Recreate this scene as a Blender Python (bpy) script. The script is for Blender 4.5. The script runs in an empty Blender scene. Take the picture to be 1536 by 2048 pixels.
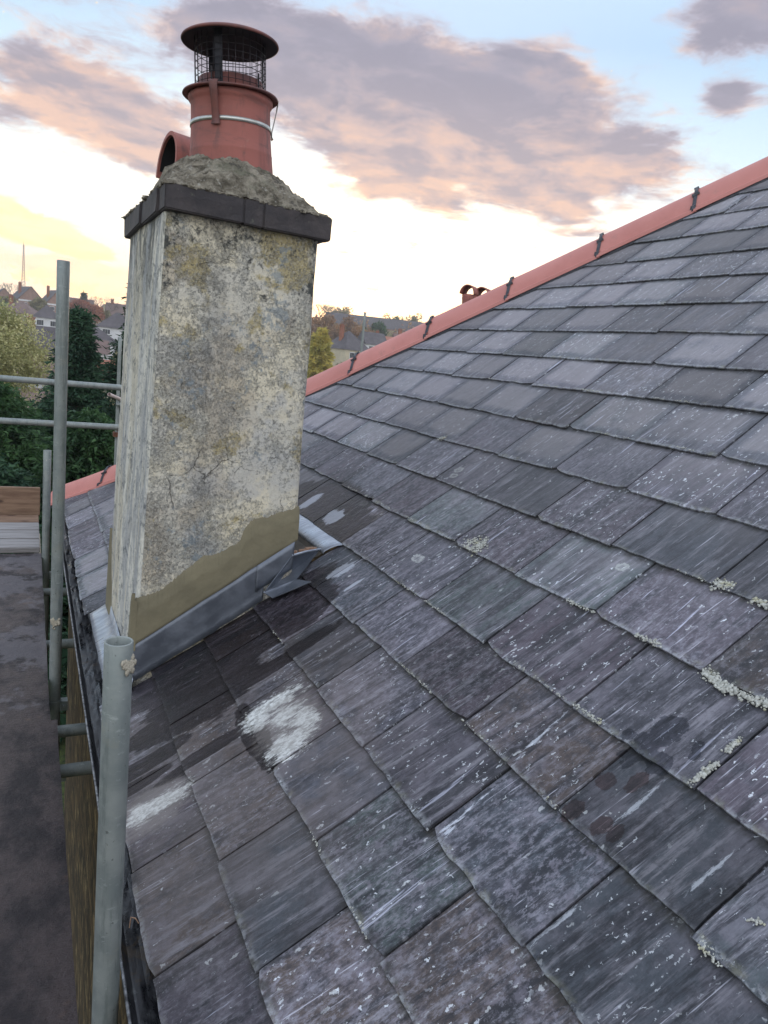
import bpy, bmesh, math, random
import numpy as np
from mathutils import Vector, Matrix, noise
random.seed(7); rng = np.random.default_rng(7)
R = math.radians
scn = bpy.context.scene
col = scn.collection

# ------------------------------------------------------------------ camera
cam_d = bpy.data.cameras.new('camera'); cam = bpy.data.objects.new('camera', cam_d); col.objects.link(cam)
cam_d.sensor_fit = 'HORIZONTAL'; cam_d.sensor_width = 36.0; cam_d.lens = 34.664
cam_d.clip_start = 0.05; cam_d.clip_end = 6000
rows = ((0.90048782, -0.00982583, -0.43477021), (-0.42183127, 0.22333982, -0.87873643), (0.10573582, 0.97469112, 0.19696995))
cam.matrix_world = Matrix(rows).to_4x4()
scn.camera = cam
scn.render.resolution_x = 768; scn.render.resolution_y = 1024
scn.view_settings.view_transform = 'Standard'; scn.view_settings.look = 'None'
scn.view_settings.exposure = 0.16; scn.view_settings.gamma = 1.0

# ------------------------------------------------------------------ node helper
class G:
    """tiny expression layer over a node tree"""
    def __init__(s, nt): s.nt = nt
    def n(s, t, **k):
        nd = s.nt.nodes.new(t)
        for a, b in k.items(): setattr(nd, a, b)
        return nd
    def put(s, sock, v):
        if v is None: return
        if isinstance(v, bpy.types.NodeSocket): s.nt.links.new(v, sock)
        else:
            if hasattr(sock.default_value, '__len__') and not isinstance(v, (int, float)):
                v = tuple(v)
                if len(sock.default_value) == 4 and len(v) == 3: v = v + (1,)
            sock.default_value = v
    def m(s, op, a, b=None, c=None, clamp=False):
        nd = s.n('ShaderNodeMath', operation=op, use_clamp=clamp)
        s.put(nd.inputs[0], a); s.put(nd.inputs[1], b); s.put(nd.inputs[2], c)
        return nd.outputs[0]
    def add(s, a, b): return s.m('ADD', a, b)
    def sub(s, a, b): return s.m('SUBTRACT', a, b)
    def mul(s, a, b, clamp=False): return s.m('MULTIPLY', a, b, clamp=clamp)
    def mx(s, a, b): return s.m('MAXIMUM', a, b)
    def ss(s, v, lo, hi, o0=0.0, o1=1.0):
        nd = s.n('ShaderNodeMapRange', interpolation_type='SMOOTHSTEP')
        s.put(nd.inputs['Value'], v); s.put(nd.inputs['From Min'], lo); s.put(nd.inputs['From Max'], hi)
        s.put(nd.inputs['To Min'], o0); s.put(nd.inputs['To Max'], o1)
        return nd.outputs[0]
    def mix(s, f, a, b, mode='MIX'):
        nd = s.n('ShaderNodeMix', data_type='RGBA', blend_type=mode)
        s.put(nd.inputs[0], f); s.put(nd.inputs[6], a); s.put(nd.inputs[7], b)
        return nd.outputs[2]
    def noise(s, vec, scale, detail=4, rough=.5, dist=0, dim='3D', w=None):
        nd = s.n('ShaderNodeTexNoise', noise_dimensions=dim)
        s.put(nd.inputs['Vector'], vec); s.put(nd.inputs['Scale'], scale); s.put(nd.inputs['Detail'], detail)
        s.put(nd.inputs['Roughness'], rough); s.put(nd.inputs['Distortion'], dist)
        if w is not None: s.put(nd.inputs['W'], w)
        return nd.outputs[0]
    def voro(s, vec, scale, feat='F1', out='Distance', rand=1.0):
        nd = s.n('ShaderNodeTexVoronoi', feature=feat)
        s.put(nd.inputs['Vector'], vec); s.put(nd.inputs['Scale'], scale)
        if 'Randomness' in nd.inputs: s.put(nd.inputs['Randomness'], rand)
        return nd.outputs[out]
    def sep(s, v):
        nd = s.n('ShaderNodeSeparateXYZ'); s.put(nd.inputs[0], v); return nd.outputs
    def comb(s, x, y, z):
        nd = s.n('ShaderNodeCombineXYZ'); s.put(nd.inputs[0], x); s.put(nd.inputs[1], y); s.put(nd.inputs[2], z); return nd.outputs[0]
    def scl(s, v, k):
        nd = s.n('ShaderNodeMapping'); s.put(nd.inputs['Vector'], v); nd.inputs['Scale'].default_value = k; return nd.outputs[0]
    def obj(s): return s.n('ShaderNodeTexCoord').outputs['Object']
    def bump(s, h, strength=.5, dist=.01):
        nd = s.n('ShaderNodeBump'); s.put(nd.inputs['Height'], h); nd.inputs['Strength'].default_value = strength
        nd.inputs['Distance'].default_value = dist; return nd.outputs[0]

MATS = {}
def material(name):
    m = bpy.data.materials.new(name); m.use_nodes = True
    nt = m.node_tree; nt.nodes.clear(); g = G(nt)
    b = g.n('ShaderNodeBsdfPrincipled'); o = g.n('ShaderNodeOutputMaterial'); nt.links.new(b.outputs[0], o.inputs[0])
    MATS[name] = m
    def fin(color=None, rough=None, metal=None, normal=None, spec=None):
        g.put(b.inputs['Base Color'], color); g.put(b.inputs['Roughness'], rough)
        if metal is not None: g.put(b.inputs['Metallic'], metal)
        if normal is not None: g.put(b.inputs['Normal'], normal)
        if spec is not None: g.put(b.inputs['Specular IOR Level'], spec)
    return m, g, fin, b

# ------------------------------------------------------------------ sky
SUN_AZ, SUN_EL = 24.0, 4.0
w = bpy.data.worlds.new('World'); scn.world = w; w.use_nodes = True
nt = w.node_tree; nt.nodes.clear(); g = G(nt)
out = g.n('ShaderNodeOutputWorld')
sky = g.n('ShaderNodeTexSky', sky_type='NISHITA', sun_disc=False)
sky.sun_elevation = R(SUN_EL); sky.sun_rotation = R(SUN_AZ); sky.altitude = 50
bg1 = g.n('ShaderNodeBackground'); nt.links.new(sky.outputs[0], bg1.inputs[0]); bg1.inputs[1].default_value = 0.05
D = g.n('ShaderNodeTexCoord').outputs['Generated']
dx, dy, dz = g.sep(D)
az = g.mul(g.m('ARCTAN2', dx, dy), 57.2958)
el = g.mul(g.m('ARCSINE', dz), 57.2958)
# cloud coordinates: a flat deck seen from below
den = g.add(g.mx(dz, 0.0), 0.13)
P = g.comb(g.m('DIVIDE', dx, den), g.m('DIVIDE', dy, den), 0.0)
warp = g.noise(P, 1.3, 2, .5)
def blob(a0, e0, ra, re, rot=0.0, amp=1.0):
    a = g.sub(az, a0); e = g.sub(el, e0)
    c, s_ = math.cos(R(rot)), math.sin(R(rot))
    u = g.add(g.mul(a, c / ra), g.mul(e, s_ / ra)); v = g.add(g.mul(a, -s_ / re), g.mul(e, c / re))
    d2 = g.add(g.mul(u, u), g.mul(v, v))
    return g.mul(g.m('EXPONENT', g.mul(d2, -1.0)), amp)
blobs = None
for b in [(20, 19.2, 13, 3.0, 0, 1.0), (28, 16.8, 9.5, 3.4, 0, 1.15), (31, 19.0, 6, 2.4, 0, .5), (35, 20.5, 4.5, 2.4, 0, .75), (23.5, 13.9, 6.5, 2.2, -18, .9), (36.0, 14.2, 8.6, 3.0, -3, 1.15),
          (1.0, 15.0, 4.8, 2.5, -8, 1.3), (9.5, 12.4, 3.0, 1.2, -10, .6), (6.4, 13.0, 4.6, 2.0, -24, 1.05), (-8, 13.5, 6, 2.5, 0, .8), (13.0, 19.5, 5, 2.6, 0, .8), (46.5, 22.6, 4.4, 2.2, 0, 1.1), (46.2, 18.9, 1.3, 1.0, 0, .75),
          (56, 16, 6, 4, 0, .8), (-14, 20, 6, 3, 0, .7), (15, 31, 18, 3, 0, .45), (50, 34, 16, 5, 0, .7), (-35, 26, 10, 4, 0, .6), (85, 24, 12, 5, 0, .7)]:
    t = blob(*b); blobs = t if blobs is None else g.add(blobs, t)
n1 = g.noise(P, 2.3, 9, .60, .35)
n2 = g.noise(g.comb(g.m('DIVIDE', dx, den), g.m('DIVIDE', dy, den), g.mul(el, .06)), 5.2, 8, .64, .5)
dens = g.add(g.add(blobs, g.mul(g.sub(n1, .5), 2.3)), g.mul(g.sub(n2, .5), 1.5))
cl = g.ss(dens, .24, .80)
thick = g.ss(dens, .42, .95)
# light comes from the low west: bases nearest the horizon are lit peach
P2 = g.comb(g.m('DIVIDE', dx, den), g.add(g.m('DIVIDE', dy, den), .10), 0.0)
n3 = g.noise(P2, 3.6, 6, .6, .3)
n4 = g.noise(P, 3.6, 6, .6, .3)
relief = g.add(g.mul(g.sub(n4, n3), 3.5), .5)
low = g.ss(el, 19.5, 11.0)
n5 = g.noise(P, 2.9, 5, .6, .6)
warm = g.m('MULTIPLY_ADD', low, .62, g.add(g.mul(g.sub(relief, .5), 1.0), g.mul(g.sub(n5, .5), 2.2)), clamp=True)
ccore = g.mix(g.ss(el, 11, 21), (.54, .44, .46), (.345, .325, .405))
ccore = g.mix(g.ss(relief, .2, .9), g.mix(.25, ccore, (.21, .20, .265)), ccore)
cedge = g.mix(warm, (.56, .50, .57), (1.06, .68, .46))
ccol = g.mix(g.mul(thick, g.sub(1.0, g.mul(warm, .22))), cedge, g.mix(g.mul(g.mul(warm, g.ss(el, 21, 13)), .70), ccore, (.86, .56, .44)))
# clear sky
def ramp(v, stops):
    nd = g.n('ShaderNodeValToRGB'); g.put(nd.inputs[0], v); cr = nd.color_ramp
    while len(cr.elements) < len(stops): cr.elements.new(.5)
    for e_, (p, c) in zip(cr.elements, stops): e_.position = p; e_.color = tuple(c) + (1,)
    return nd.outputs[0]
elf = g.m('DIVIDE', g.mx(el, 0.0), 90.0, clamp=True)
clear = ramp(elf, [(0.0, (.74, .68, .62)), (.035, (.80, .77, .72)), (.075, (.87, .88, .84)), (.125, (.80, .88, .90)), (.17, (.56, .73, .86)), (.24, (.36, .55, .78)), (.42, (.80, .90, 1.08)), (1.0, (.86, .95, 1.13))])
glow = blob(25, 7.5, 13, 4.5, 0, 1.0)
clear = g.mix(g.mul(glow, .8), clear, (.95, .96, .90))
# cool pale sky behind the viewer
back = g.ss(dy, .1, -.5)
clear = g.mix(g.mul(back, g.ss(el, 60, 5)), clear, (1.46, 1.46, 1.50))
# low sunlit cumulus in the west, mauve haze band under it
hn = g.noise(g.comb(g.mul(az, .30), g.mul(el, .75), 3.3), 1.0, 7, .58, .4)
hn2 = g.sub(hn, .5)
band = g.ss(g.add(blob(3.5, 3.6, 6.5, 1.7, -4, 1.0), g.mul(hn2, 1.1)), .38, .70)
clear2 = g.mix(g.mul(band, .75), clear, g.mix(g.ss(hn, .4, .6), (.80, .58, .44), (.90, .70, .54)))
bright = g.ss(g.add(g.add(blob(-1.2, 6.5, 4.0, 1.35, -14, 1.25), blob(3.2, 5.4, 2.6, .65, -10, 1.0)), g.mul(hn2, 1.5)), .36, .62)
clear2 = g.mix(bright, clear2, g.mix(g.ss(hn, .42, .60), (1.04, .84, .42), (1.16, 1.08, .50)))
puff = g.ss(g.add(blob(2.0, 2.9, 4.5, .8, -6, .75), g.mul(g.sub(g.noise(g.comb(g.mul(az, .9), g.mul(el, 1.7), 8.0), 1.0, 6, .6), .5), 2.6)), .46, .62)
clear2 = g.mix(g.mul(puff, .8), clear2, (1.05, .82, .50))
final = g.mix(g.mul(cl, .97), clear2, ccol)
final = g.mix(g.ss(el, 0.0, -3.0), final, (.10, .10, .09))
g.put(bg1.inputs[1], g.mul(g.sub(1.0, g.mul(cl, .9)), .05))      # cloud hides the clear sky behind it
bg2 = g.n('ShaderNodeBackground'); nt.links.new(final, bg2.inputs[0]); bg2.inputs[1].default_value = 1.02
ad = g.n('ShaderNodeAddShader'); nt.links.new(bg1.outputs[0], ad.inputs[0]); nt.links.new(bg2.outputs[0], ad.inputs[1])
nt.links.new(ad.outputs[0], out.inputs[0])
w.cycles.sampling_method = 'MANUAL'; w.cycles.sample_map_resolution = 512

sd = bpy.data.lights.new('sun', 'SUN'); sd.energy = 0.6; sd.angle = R(12); sd.color = (1.0, .80, .58)
so = bpy.data.objects.new('sun', sd); col.objects.link(so)
sdir = Vector((math.sin(R(SUN_AZ)) * math.cos(R(SUN_EL)), math.cos(R(SUN_AZ)) * math.cos(R(SUN_EL)), math.sin(R(SUN_EL))))
so.rotation_euler = sdir.to_track_quat('Z', 'Y').to_euler()

# ------------------------------------------------------------------ object helpers
def tag(o, label=None, cat=None, group=None, kind=None):
    if label: o['label'] = label
    if cat: o['category'] = cat
    if group: o['group'] = group
    if kind: o['kind'] = kind
    return o
def empty(name, loc=(0, 0, 0), **k):
    o = bpy.data.objects.new(name, None); col.objects.link(o); o.location = loc; o.empty_display_size = .2
    return tag(o, **k)
def link(name, me, mat=None, parent=None, smooth=False, **k):
    o = bpy.data.objects.new(name, me); col.objects.link(o)
    if mat is not None and not me.materials: me.materials.append(MATS[mat] if isinstance(mat, str) else mat)
    if smooth: me.shade_smooth()
    if parent is not None:
        o.parent = parent; o.matrix_parent_inverse = Matrix.Translation(parent_loc(parent)).inverted()
    return tag(o, **k)
def parent_loc(p):          # only top-level Empties are placed; meshes under them sit at the origin
    return Vector(p.location) if p.parent is None else Vector((0, 0, 0))
class MB:
    def __init__(s): s.v = []; s.f = []; s.mi = []
    def addv(s, vs, fs, mi=0):
        o = len(s.v); s.v += [tuple(v) for v in vs]; s.f += [tuple(i + o for i in f) for f in fs]; s.mi += [mi] * len(fs)
    def box(s, a, b, mi=0, M=None):
        (x0, y0, z0), (x1, y1, z1) = a, b
        vs = [(x, y, z) for z in (z0, z1) for y in (y0, y1) for x in (x0, x1)]
        if M is not None: vs = [tuple(M @ Vector(v)) for v in vs]
        s.addv(vs, [(0, 2, 3, 1), (4, 5, 7, 6), (0, 1, 5, 4), (2, 6, 7, 3), (0, 4, 6, 2), (1, 3, 7, 5)], mi)
    def tube(s, a, b, r, n=12, r2=None, caps=True, mi=0):
        a, b = Vector(a), Vector(b); d = (b - a).normalized()
        x = d.orthogonal().normalized(); y = d.cross(x); r2 = r if r2 is None else r2
        vs = []
        for p, q in ((a, r), (b, r2)):
            vs += [p + (x * math.cos(t) + y * math.sin(t)) * q for t in [2 * math.pi * i / n for i in range(n)]]
        fs = [(i, (i + 1) % n, n + (i + 1) % n, n + i) for i in range(n)]
        if caps: fs += [tuple(range(n - 1, -1, -1)), tuple(range(n, 2 * n))]
        s.addv(vs, fs, mi)
    def pipe(s, pts, r, n=6, mi=0, closed=False):
        pts = [Vector(p) for p in pts]; m = len(pts); rings = []
        for i, p in enumerate(pts):
            if closed: d = (pts[(i + 1) % m] - pts[i - 1])
            else: d = pts[min(i + 1, m - 1)] - pts[max(i - 1, 0)]
            d.normalize(); x = d.cross(Vector((.123, .31, .94))).normalized(); y = d.cross(x)
            rings.append([p + (x * math.cos(t) + y * math.sin(t)) * r for t in [2 * math.pi * k / n for k in range(n)]])
        vs = [v for rr in rings for v in rr]; fs = []
        for i in range(m if closed else m - 1):
            j = (i + 1) % m
            fs += [(i * n + k, i * n + (k + 1) % n, j * n + (k + 1) % n, j * n + k) for k in range(n)]
        s.addv(vs, fs, mi)
    def lathe(s, prof, c, n=48, mi=0):
        vs = []; fs = []; m = len(prof)
        for k in range(n):
            t = 2 * math.pi * k / n
            vs += [(c[0] + r * math.cos(t), c[1] + r * math.sin(t), c[2] + z) for r, z in prof]
        for k in range(n):
            q = (k + 1) % n
            fs += [(k * m + i, q * m + i, q * m + i + 1, k * m + i + 1) for i in range(m - 1)]
        s.addv(vs, fs, mi)
    def grid(s, P, mi=0):
        nr, nc = len(P), len(P[0]); vs = [p for r in P for p in r]
        fs = [(i * nc + j, i * nc + j + 1, (i + 1) * nc + j + 1, (i + 1) * nc + j) for i in range(nr - 1) for j in range(nc - 1)]
        s.addv(vs, fs, mi)
    def mesh(s, name):
        me = bpy.data.meshes.new(name); me.from_pydata(s.v, [], s.f)
        if any(s.mi):
            me.polygons.foreach_set('material_index', s.mi)
        me.update(); return me
    def build(s, name, mat, parent=None, smooth=False, bevel=0, **k):
        me = s.mesh(name)
        if isinstance(mat, (list, tuple)):
            for q in mat: me.materials.append(MATS[q])
            mat = None
        if bevel:
            bm = bmesh.new(); bm.from_mesh(me)
            bmesh.ops.bevel(bm, geom=[e for e in bm.edges if e.is_manifold and e.calc_face_angle(0) > .6], offset=bevel, segments=2, affect='EDGES', clamp_overlap=True)
            bm.to_mesh(me); bm.free()
        return link(name, me, mat, parent, smooth, **k)
def solidify(me, t):
    bm = bmesh.new(); bm.from_mesh(me); bmesh.ops.recalc_face_normals(bm, faces=bm.faces)
    bmesh.ops.solidify(bm, geom=bm.faces[:], thickness=t); bm.to_mesh(me); bm.free(); return me
def fbm(p, sc=1.0, octv=4):
    return noise.fractal(Vector(p) * sc, 1.0, 2.0, octv)

# ------------------------------------------------------------------ materials
def simple(name, color, rough=.6, metal=0.0, var=.25, scale=6, bump=.2, bd=.004, col2=None, stretch=(1, 1, 1), detail=5):
    m, g, fin, b = material(name)
    v = g.scl(g.obj(), stretch)
    n = g.noise(v, scale, detail, .6)
    c2 = col2 if col2 else tuple(c * (1 - var) for c in color)
    c = g.mix(g.ss(n, .32, .68), color, c2)
    fin(c, rough, metal, g.bump(g.noise(v, scale * 6, 4, .6), bump, bd))
    return m

# slates ---------------------------------------------------------------
m, g, fin, b = material('slate')
uvn = g.n('ShaderNodeUVMap', uv_map='suv').outputs[0]     # metres across / up the slate
nuv = g.n('ShaderNodeUVMap', uv_map='nuv').outputs[0]     # 0..1 over the slate
tn = g.n('ShaderNodeVertexColor', layer_name='tint')
tr_, tg_, tb_ = g.sep(tn.outputs[0])
u, v, _ = g.sep(uvn); nu, nv, _ = g.sep(nuv)
ob = g.obj(); ox, oy, oz = g.sep(ob)
sid = g.mul(tb_, 37.0)
V = g.comb(u, v, sid)
def aniso(su, sv, ang=0.0, off=0.0):
    c, s_ = math.cos(ang), math.sin(ang)
    a = g.add(g.mul(u, c), g.mul(v, s_)); b_ = g.add(g.mul(u, -s_), g.mul(v, c))
    return g.comb(g.mul(a, su), g.mul(b_, sv), g.add(sid, off))
base = g.mix(g.ss(tr_, .25, .8), (.074, .082, .098), (.092, .074, .092))
base = g.mix(g.ss(tg_, .80, .90), base, (.080, .100, .100))
base = g.mix(g.ss(tg_, .16, .06), base, (.098, .076, .070))
smooth_ = g.ss(g.m('FRACT', g.mul(tr_, 7.3)), .25, .75)
big = g.noise(V, 7, 5, .62)
base = g.mix(g.mul(g.ss(big, .44, .62), .60), base, (.170, .154, .182))
base = g.mix(g.mul(g.ss(g.noise(g.comb(u, v, g.add(sid, 9.0)), 10, 6, .68), .50, .64), .70), base, (.048, .050, .062))
# grain along the slope
gr = g.noise(aniso(44, 4.2, .04), 1.0, 6, .74)
base = g.mix(g.mul(g.ss(gr, .50, .64), .72), base, (.275, .262, .295))
gr2 = g.noise(aniso(24, 2.6, .07, 5.0), 1.0, 6, .76)
base = g.mix(g.mul(g.ss(gr2, .49, .60), .82), base, (.026, .027, .033))
# tooth-fine mottling
fm = g.noise(aniso(95, 48), 1.0, 5, .78)
fk = g.add(.15, g.mul(smooth_, .42))
base = g.mix(g.mul(g.ss(fm, .50, .62), fk), base, (.26, .25, .29))
base = g.mix(g.mul(g.ss(fm, .49, .38), fk), base, (.028, .028, .035))
mm = g.noise(g.comb(u, v, g.add(sid, 3.0)), 34, 6, .72)
base = g.mix(g.mul(g.ss(mm, .53, .64), g.add(.10, g.mul(smooth_, .35))), base, (.225, .205, .245))
base = g.mix(g.mul(g.ss(mm, .47, .37), .4), base, (.036, .036, .043))
# upper courses: taupe bloom in the middle of the exposed face, dark margins
bloomedge = g.mul(g.mul(g.ss(nu, .0, .16), g.ss(nu, 1.0, .84)), g.mul(g.ss(nv, .02, .30), g.ss(nv, 1.05, .85)))
bl_n = g.noise(g.comb(u, v, g.add(sid, 4.0)), 9, 6, .66)
where = g.add(g.mul(g.ss(ox, 1.15, 2.0), .62), g.mul(g.ss(oy, 2.3, 3.3), .35))
bloom = g.mul(g.ss(g.add(g.mul(bloomedge, .45), g.mul(bl_n, 1.1)), .68, 1.0), g.ss(g.add(where, g.mul(tg_, .65)), .60, .90))
base = g.mix(g.mul(g.ss(ox, .9, 2.1), .48), base, (.190, .188, .205))
base = g.mix(g.mul(bloom, .50), base, (.300, .275, .282))
marg = g.mul(g.mul(g.sub(1.0, bloomedge), g.ss(ox, 1.3, 2.0)), g.ss(mm, .42, .56))
base = g.mix(g.mul(marg, .45), base, (.070, .070, .084))
# pale scratches along the slope
sc = g.noise(aniso(170, 5.5, .05, 2.0), 1.0, 4, .6)
scm = g.mul(g.ss(sc, .63, .68), g.ss(g.noise(g.comb(u, v, g.add(sid, 7.0)), 8, 2), .44, .58))
base = g.mix(g.mul(scm, .75), base, (.50, .49, .56))
sc2 = g.noise(aniso(60, 2.6, -.03, 21.0), 1.0, 5, .6)
base = g.mix(g.mul(g.mul(g.ss(sc2, .655, .70), g.ss(tr_, .25, .6)), .75), base, (.50, .50, .60))
def spot(x0, y0, rx, ry, rot=0.0):
    a = g.sub(ox, x0); b_ = g.sub(oy, y0); c, s_ = math.cos(rot), math.sin(rot)
    p = g.add(g.mul(a, c / rx), g.mul(b_, s_ / rx)); q = g.add(g.mul(a, -s_ / ry), g.mul(b_, c / ry))
    return g.m('SQRT', g.add(g.mul(p, p), g.mul(q, q)))
def most(L):
    r_ = None
    for a_ in L:
        t_ = g.sub(1.0, spot(*a_)); r_ = t_ if r_ is None else g.mx(r_, t_)
    return r_
runs = most([(.983, .849, .072, .0065), (.977, 1.115, .095, .0065, .15), (.794, 1.083, .062, .006, .12), (.973, .677, .075, .005), (.786, .783, .068, .0055), (.745, 1.074, .022, .016)])
base = g.mix(g.mul(g.ss(g.add(runs, g.mul(g.sub(g.noise(aniso(130, 26), 1.0, 6, .78), .5), 4.6)), .25, .80), .75), base, (.56, .58, .64))
# flecks and spots
wv = g.comb(g.add(g.mul(u, 66), g.mul(g.noise(V, 90, 3, .6), 1.3)), g.add(g.mul(v, 38), g.mul(g.noise(g.comb(v, u, sid), 90, 3, .6), 1.6)), g.add(sid, .5))
def flecks(vec, rlo, chan, keep):
    vo = g.n('ShaderNodeTexVoronoi'); g.put(vo.inputs['Vector'], vec); vo.inputs['Scale'].default_value = 1.0
    cs_ = g.sep(vo.outputs['Color'])
    r_ = g.mul(g.m('POWER', cs_[(chan + 1) % 3], 2.5), rlo)
    return g.mul(g.ss(g.sub(vo.outputs['Distance'], r_), .05, .0), g.ss(cs_[chan], keep, keep + .04))
fl = g.mul(flecks(wv, .26, 0, .56), g.ss(g.noise(V, 7, 3), .34, .56))
base = g.mix(g.mul(fl, .6), base, (.66, .67, .68))
fl2 = flecks(g.scl(wv, (2.1, 2.3, 1)), .36, 1, .52)
base = g.mix(g.mul(g.mul(fl2, g.ss(g.noise(V, 9, 3), .36, .58)), .85), base, (.62, .64, .68))
rings = None
for a_ in [(1.472, 2.378, .015, .022), (1.444, 2.363, .012, .020), (1.215, 2.646, .014, .024), (1.141, 2.026, .016, .028), (1.37, 1.371, .012, .018)]:
    d_ = g.add(spot(*a_), g.mul(g.sub(g.noise(ob, 70, 5, .75), .5), 2.2))
    t_ = g.mul(g.ss(d_, 1.1, .95), g.ss(d_, .25, .85, .30, 1.0)); rings = t_ if rings is None else g.mx(rings, t_)
base = g.mix(g.mul(rings, .55), base, (.46, .47, .45))
# tail edge: chipped pale/green grit, dirt right under the tail of the course above
e1 = g.mul(g.ss(nv, .07, .01), g.ss(g.noise(V, 60, 5, .75), .44, .56))
base = g.mix(g.mul(e1, .6), base, (.33, .34, .36))
e1b = g.mul(g.ss(nv, .10, .02), g.ss(g.noise(V, 26, 4, .7), .50, .66))
base = g.mix(g.mul(e1b, .55), base, (.17, .165, .12))
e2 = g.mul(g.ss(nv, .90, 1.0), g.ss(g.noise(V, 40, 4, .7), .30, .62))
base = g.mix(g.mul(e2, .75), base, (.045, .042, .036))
e3 = g.mul(g.mx(g.ss(nu, .035, .0), g.ss(nu, .965, 1.0)), g.ss(g.noise(V, 50, 3, .7), .35, .6))
base = g.mix(g.mul(e3, .5), base, (.05, .05, .055))
# eave slates browner; rain-wet band round the chimney foot
wn = g.mul(g.sub(g.noise(g.comb(g.mul(ox, 3.0), g.mul(oy, 12.0), 0.0), 1.4, 7, .72), .5), 1.0)
wet = None
for args in [(.62, 2.30, .36, .20), (.50, 2.15, .17, .24), (.80, 2.22, .14, .14), (1.10, 2.85, .16, .42), (.38, 2.05, .12, .07), (.66, 1.99, .26, .035), (.30, 1.92, .13, .04), (.27, 1.85, .10, .03), (.44, 1.80, .13, .030), (.55, 1.74, .03, .16)]:
    t = g.sub(1.0, spot(*args)); wet = t if wet is None else g.mx(wet, t)
wetm = g.ss(g.add(wet, wn), -.04, .04)
browny = g.mul(g.ss(g.sub(1.0, spot(.45, 1.75, .55, .75)), .0, .5), g.ss(big, .3, .55))
base = g.mix(g.mul(browny, .5), base, (.150, .125, .120))
base = g.mix(g.mul(wetm, .92), base, g.mix(1.0, base, (.17, .145, .155), 'MULTIPLY'))
# damp seams
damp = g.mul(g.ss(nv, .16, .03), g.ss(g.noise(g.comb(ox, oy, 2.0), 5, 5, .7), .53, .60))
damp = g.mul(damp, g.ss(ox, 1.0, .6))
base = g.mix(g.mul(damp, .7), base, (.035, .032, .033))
# isolated damp blots; pale patches below paint in sky glare off wet slates
bln = g.mul(g.sub(g.noise(ob, 30, 6, .68), .5), 2.2)
bt = most([(1.075, .925, .060, .030, -.2), (1.115, .915, .028, .035), (1.055, .885, .022, .030), (1.062, .972, .012, .016), (1.112, .852, .013, .010), (1.098, .843, .010, .009)])
base = g.mix(g.mul(g.ss(g.add(bt, g.mul(bln, .9)), .02, .12), .95), base, g.mix(1.0, base, (.36, .38, .42), 'MULTIPLY'))
bt2 = most([(.983, .928, .020, .022), (1.012, .884, .024, .016), (.918, .862, .020, .020), (.925, .835, .018, .014), (.91, .925, .026, .018)])
base = g.mix(g.mul(g.ss(g.add(bt2, g.mul(bln, .9)), .02, .15), .9), base, g.mix(1.0, base, (.52, .38, .36), 'MULTIPLY'))
glare_n = g.sub(g.noise(aniso(75, 22), 1.0, 8, .78), .5)
glareA = most([(.620, 1.812, .088, .048, -.05), (.575, 1.79, .05, .060), (.605, 1.615, .068, .060, .2), (.660, 1.670, .040, .060), (.630, 1.735, .055, .045), (.31, 1.722, .085, .040), (.265, 1.725, .04, .05)])
glare_m = g.ss(g.add(glareA, g.mul(glare_n, 3.2)), .02, .50)
base = g.mix(g.mul(glare_m, .86), base, g.mix(g.ss(fm, .42, .58), (.50, .49, .47), (.92, .92, .90)))
glareB = most([(.625, 1.70, .12, .16), (.29, 1.72, .14, .12)])
base = g.mix(g.mul(g.ss(g.add(glareB, g.mul(glare_n, 1.2)), .15, .5), .35), base, (.36, .32, .30))
# cement splashes beside the back gutter
cs = most([(1.115, 2.70, .055, .085), (1.12, 2.98, .08, .05), (.985, 2.27, .075, .05), (.97, 2.13, .05, .015)])
base = g.mix(g.mul(g.ss(g.add(cs, g.mul(g.sub(g.noise(aniso(30, 9), 1.0, 6, .7), .5), 1.6)), .25, .38), .7), base, (.42, .44, .50))
base = g.mix(1.0, base, g.comb(g.add(.74, g.mul(tb_, .62)), g.add(.75, g.mul(tb_, .63)), g.add(.74, g.mul(tb_, .66))), 'MULTIPLY')
rough = g.add(g.add(.44, g.mul(fm, .20)), g.mul(bloom, .12))
rough = g.sub(rough, g.mul(wetm, .16))
hgt = g.add(g.add(g.mul(gr, .7), g.mul(mm, .9)), g.mul(fm, .25))
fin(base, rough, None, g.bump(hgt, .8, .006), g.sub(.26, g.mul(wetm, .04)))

# render of the stack -----------------------------------------------------
m, g, fin, b = material('old_render')
ob = g.obj(); ox, oy, oz = g.sep(ob)
geo = g.n('ShaderNodeNewGeometry'); nx, ny, nz = g.sep(geo.outputs['True Normal'])
side = g.ss(g.m('ABSOLUTE', nx), .6, .9)      # faces towards the street
dist = g.comb(g.add(ox, g.mul(g.sub(g.noise(ob, 9, 3), .5), .10)), oy, g.add(oz, g.mul(g.sub(g.noise(g.comb(oz, oy, ox), 9, 3), .5), .10)))
c = g.mix(g.ss(g.noise(dist, 6, 6, .68), .42, .58), (.66, .62, .53), (.80, .72, .55))
c = g.mix(g.mul(g.ss(g.noise(dist, 4.2, 3, .5), .52, .62), .55), c, (.44, .36, .27))       # buff patches
yel = g.add(g.noise(g.comb(ox, oy, g.add(oz, 7.3)), 6.5, 5, .65), g.ss(oz, -.3, .35, 0.0, .10))
c = g.mix(g.mul(g.ss(yel, .60, .67), .75), c, (.42, .33, .13))
c = g.mix(g.mul(g.ss(g.noise(g.comb(ox, oy, g.sub(oz, 3.3)), 3.6, 6, .66), .52, .62), .6), c, (.50, .50, .50))
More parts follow.
